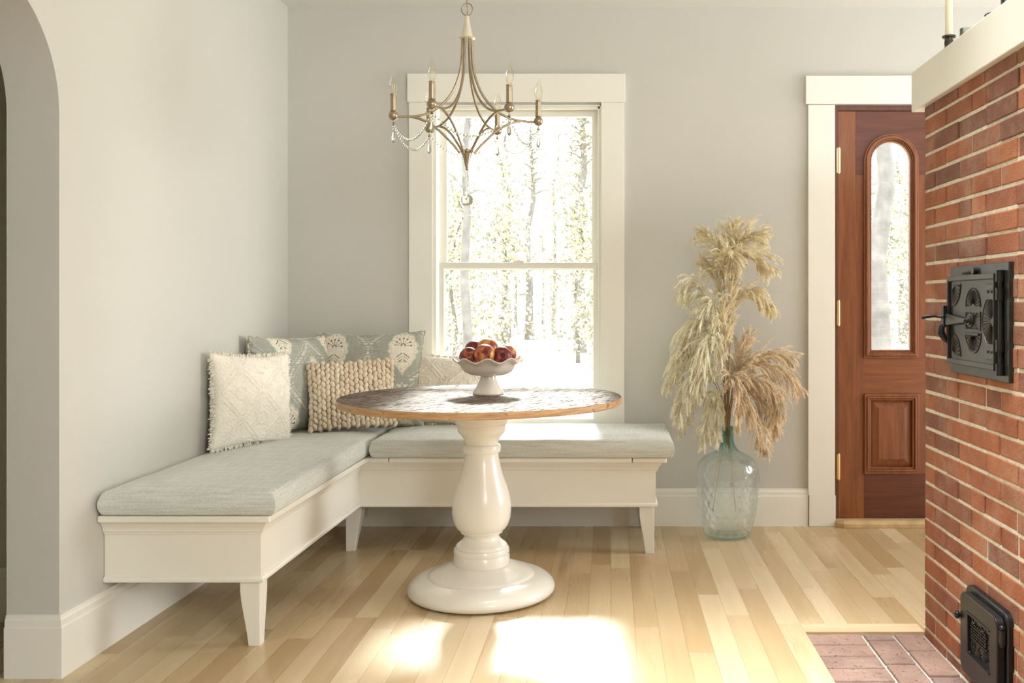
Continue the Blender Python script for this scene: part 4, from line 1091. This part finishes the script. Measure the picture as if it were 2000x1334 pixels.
# ------------------------------------------------------------------ things on the mantel shelf, outlet
MZ = 1.923
def on_mantel(px, X): return X*F/(px-CX)
cxm = 1.155; cym = on_mantel(1853.5, cxm)
b = MB(); b.lathe([(.036, 0), (.037, .004), (.033, .009), (.018, .014), (.012, .022), (.010, .030), (.0125, .036), (.016, .045), (.0185, .058), (.0175, .068), (.0135, .075), (.0150, .079), (.0155, .090), (.0140, .097), (.0150, .101), (.0225, .1035), (.0235, .107), (.0225, .1095), (.013, .108)], (0,0,0), 32)
o = b.build('candlestick', M['pewter'], smooth=40); o.location = (cxm, cym, MZ); tag(o, 'dark metal candlestick on the mantel shelf holding an ivory taper', 'candlestick')
b = MB(); b.lathe([(.0112, 0), (.0125, .004), (.0122, .10), (.0115, .17), (.009, .182), (.003, .188)], (0,0,0), 24)
o = b.build('taper_candle', M['wax'], smooth=50); o.location = (cxm, cym, MZ+.107); tag(o, 'ivory taper candle standing in the dark candlestick', 'candle')
wk = MB(); wk.tube([(0, 0, .186), (.0005, 0, .197)], .0009, 5); wk.build('wick', plain('wick', (.08, .06, .05), .9), o)
def jar(px, h_, r_, nm, label, mat, cat, prof=None, rim=None):
    y_ = on_mantel(px, 1.16); b = MB(); p_ = prof or [(.7, 0), (.85, .04), (.95, .25), (1.0, .6), (1.0, 1.0)]
    out = [(r_*q, h_*z_) for q, z_ in p_]; inn_ = [(r_*q-.003, max(.004, h_*z_)) for q, z_ in p_[::-1]]
    b.lathe(out+inn_, (0,0,0), 32, cap=False); b.lathe([(.001, .002), (r_*p_[0][0], .002)], (0,0,0), 32, cap=False)
    o = b.build(nm, mat, smooth=50); o.location = (1.16, y_, MZ); tag(o, label, cat)
    if rim:
        k_ = MB(); k_.tube([(r_*1.02*math.cos(2*PI*i/32), r_*1.02*math.sin(2*PI*i/32), h_) for i in range(32)], .0018, 6, closed=True)
        k_.tube([(r_*1.03*math.cos(a_), r_*1.03*math.sin(a_), h_*1.0+q) for a_, q in ((PI, 0), (PI, -.02), (PI, -.05))], .0015, 5); k_.build('wire_rim', M['pewter'], o, smooth=60)
    return o
jar(1890, .089, .0255, 'votive_holder', 'mottled mercury glass votive on the mantel, next to the candlestick', M['votive'], 'votive', rim=None)
jar(1944, .068, .029, 'lantern_glass', 'glass jar with dark wire rim on the mantel, second jar from the candlestick', M['bulb'], 'jar', rim=True)
jar(1976, .125, .030, 'glass_vase', 'tall bluish glass vase on the mantel, just at the upper frame edge', clear('blue_glass', (.72, .78, .78), .1, .05, (.4, .47, .48)), 'vase')
b = MB(); ox0, ox1, oz0, oz1 = X_at(706, 4.745), X_at(719, 4.745), Z_at(1001, 4.745), Z_at(988, 4.745)
b.box(ox0, ox1, 4.7465, 4.7485, oz0-.02, oz1)
for zz in (.25, .72): b.box((ox0+ox1)/2-.008, (ox0+ox1)/2+.008, 4.7452, 4.7468, oz0-.02+(oz1-oz0+.02)*zz-.006, oz0-.02+(oz1-oz0+.02)*zz+.006)
tag(b.build('power_outlet', M['outlet'], bevel=.001), 'beige power outlet plate on the baseboard beneath the bench corner', 'outlet')

# ------------------------------------------------------------------ the woods outside
GZ = -.50
structure(MB().grid(lambda u, v: (-60+140*u, 5.2+115*v, GZ+.12*mnoise.noise((u*30, v*30, 0))), 60, 50).build('ground', plain('leaf_litter', (.62, .56, .38), .95, var=.25, sc=1.2, bump=.4, bsc=8, bdist=.05), smooth=180))
BARK = plain('grey_bark', (.14, .136, .138), .9, var=.3, sc=4, bump=.5, bsc=20, bdist=.02)
g = NG('autumn_leaves'); isl = g.node('ShaderNodeNewGeometry').outputs['Random Per Island']
c = g.ramp(isl, [(0, (.62, .55, .26)), (.35, (.70, .66, .42)), (.6, (.74, .72, .58)), (.7, (.24, .24, .20)), (1, (.16, .16, .14))]); g.set(color=c, rough=.8, spec=.1)
t = g.node('ShaderNodeBsdfTranslucent'); g.link(c, t.inputs[0]); mx = g.node('ShaderNodeMixShader'); mx.inputs[0].default_value = .5
g.link(g.b.outputs[0], mx.inputs[1]); g.link(t.outputs[0], mx.inputs[2]); g.link(mx.outputs[0], g.out.inputs[0]); LEAF = g.m
def tree_meshes(seed, h, r0, leaves, low):
    r = random.Random(seed); b = MB()
    P = [Vector((r.uniform(-.12, .12)*i/4, r.uniform(-.12, .12)*i/4, h*i/8)) for i in range(9)]
    b.tube(P, [r0*(1.25 if i == 0 else 1-.09*i) for i in range(9)], 9)
    tips = []
    for k in range(26):
        t = r.uniform(low, .98); i = min(7, int(t*8)); p = P[i].lerp(P[i+1], t*8-i); a = r.uniform(0, 2*PI); l_ = r.uniform(.5, 1.35)*(1.25-t)
        d = Vector((math.cos(a), math.sin(a), r.uniform(.1, .6))); q = [p, p+d*l_*.5+Vector((0, 0, .05)), p+d*l_+Vector((0, 0, -.05))]
        b.tube(q, [r0*.22, r0*.14, r0*.05], 5); tips += [q[1], q[2], p+d*l_*.8]
    L_ = MB()
    for k in range(leaves):
        c = r.choice(tips)+Vector((r.gauss(0, .30), r.gauss(0, .30), r.gauss(0, .28))); s = r.uniform(.03, .07)
        a = Vector((r.gauss(0, 1), r.gauss(0, 1), r.gauss(0, 1))).normalized(); e = a.orthogonal().normalized(); f = a.cross(e)
        L_.add([c-e*s, c-f*s*.6, c+e*s, c+f*s*.6], [(0, 1, 2, 3)])
    return b, L_
protos = []
for sd_, h_, r_, lv, lo, nm in ((1, 8.0, .13, 3600, .25, 'dense'), (2, 9.0, .10, 2200, .40, 'slim'), (3, 8.5, .17, 1600, .50, 'thick'), (4, 4.0, .05, 3200, .12, 'bush')):
    tb, lb = tree_meshes(sd_, h_, r_, lv, lo)
    ro = bpy.data.objects.new('tree', None); C.objects.link(ro); ro['category'] = 'tree'
    to = tb.build('trunk', BARK, ro, smooth=60); lf = lb.build('foliage', LEAF, ro, recalc=False); lf['kind'] = 'stuff'
    protos.append((ro, nm))
used = set()
KL = {'dense': 'leafy yellow autumn tree', 'slim': 'slender grey-trunked tree', 'thick': 'thick grey-trunked tree', 'bush': 'low yellow understory sapling'}
def plant(kind, X, Y, s, rot, where, group):
    ro, nm = protos[kind]
    if kind in used:
        c = ro.copy(); C.objects.link(c)
        for ch_ in list(ro.children):
            d = ch_.copy(); C.objects.link(d); d.parent = c
    else: c = ro; used.add(kind)
    c.location = (X, Y, GZ-.05); c.rotation_euler = (0, 0, rot); c.scale = (s, s, s)
    tag(c, KL[nm]+' in the woods seen through '+where, 'tree', KL[nm]+'s '+group)
r = random.Random(21)
def scatter(n, y0, y1, f0, f1, gap):
    out = []
    for _ in range(6000):
        if len(out) >= n: break
        y = y0+(y1-y0)*r.random(); x = y*r.uniform(f0, f1)
        if all((x-a)**2+(y-c)**2 > gap*gap for a, c in out): out.append((x, y))
    return out
for X, Y in scatter(64, 17, 70, -.29, .08, 2.0):        # the wedge of wood that the sash window shows
    plant(r.choice((0, 1, 1, 2, 2, 3)) if Y > 22 else r.choice((1, 2, 3)), X, Y, r.uniform(.85, 1.15), r.uniform(0, 6.28), 'the sash window', 'beyond the sash window')
for X, Y in scatter(14, 15, 52, .25, .345, 2.3):        # and the wedge that the door's glass shows
    plant(r.choice((0, 1, 2, 3)), X, Y, r.uniform(.85, 1.15), r.uniform(0, 6.28), 'the door glass', 'beyond the door glass')
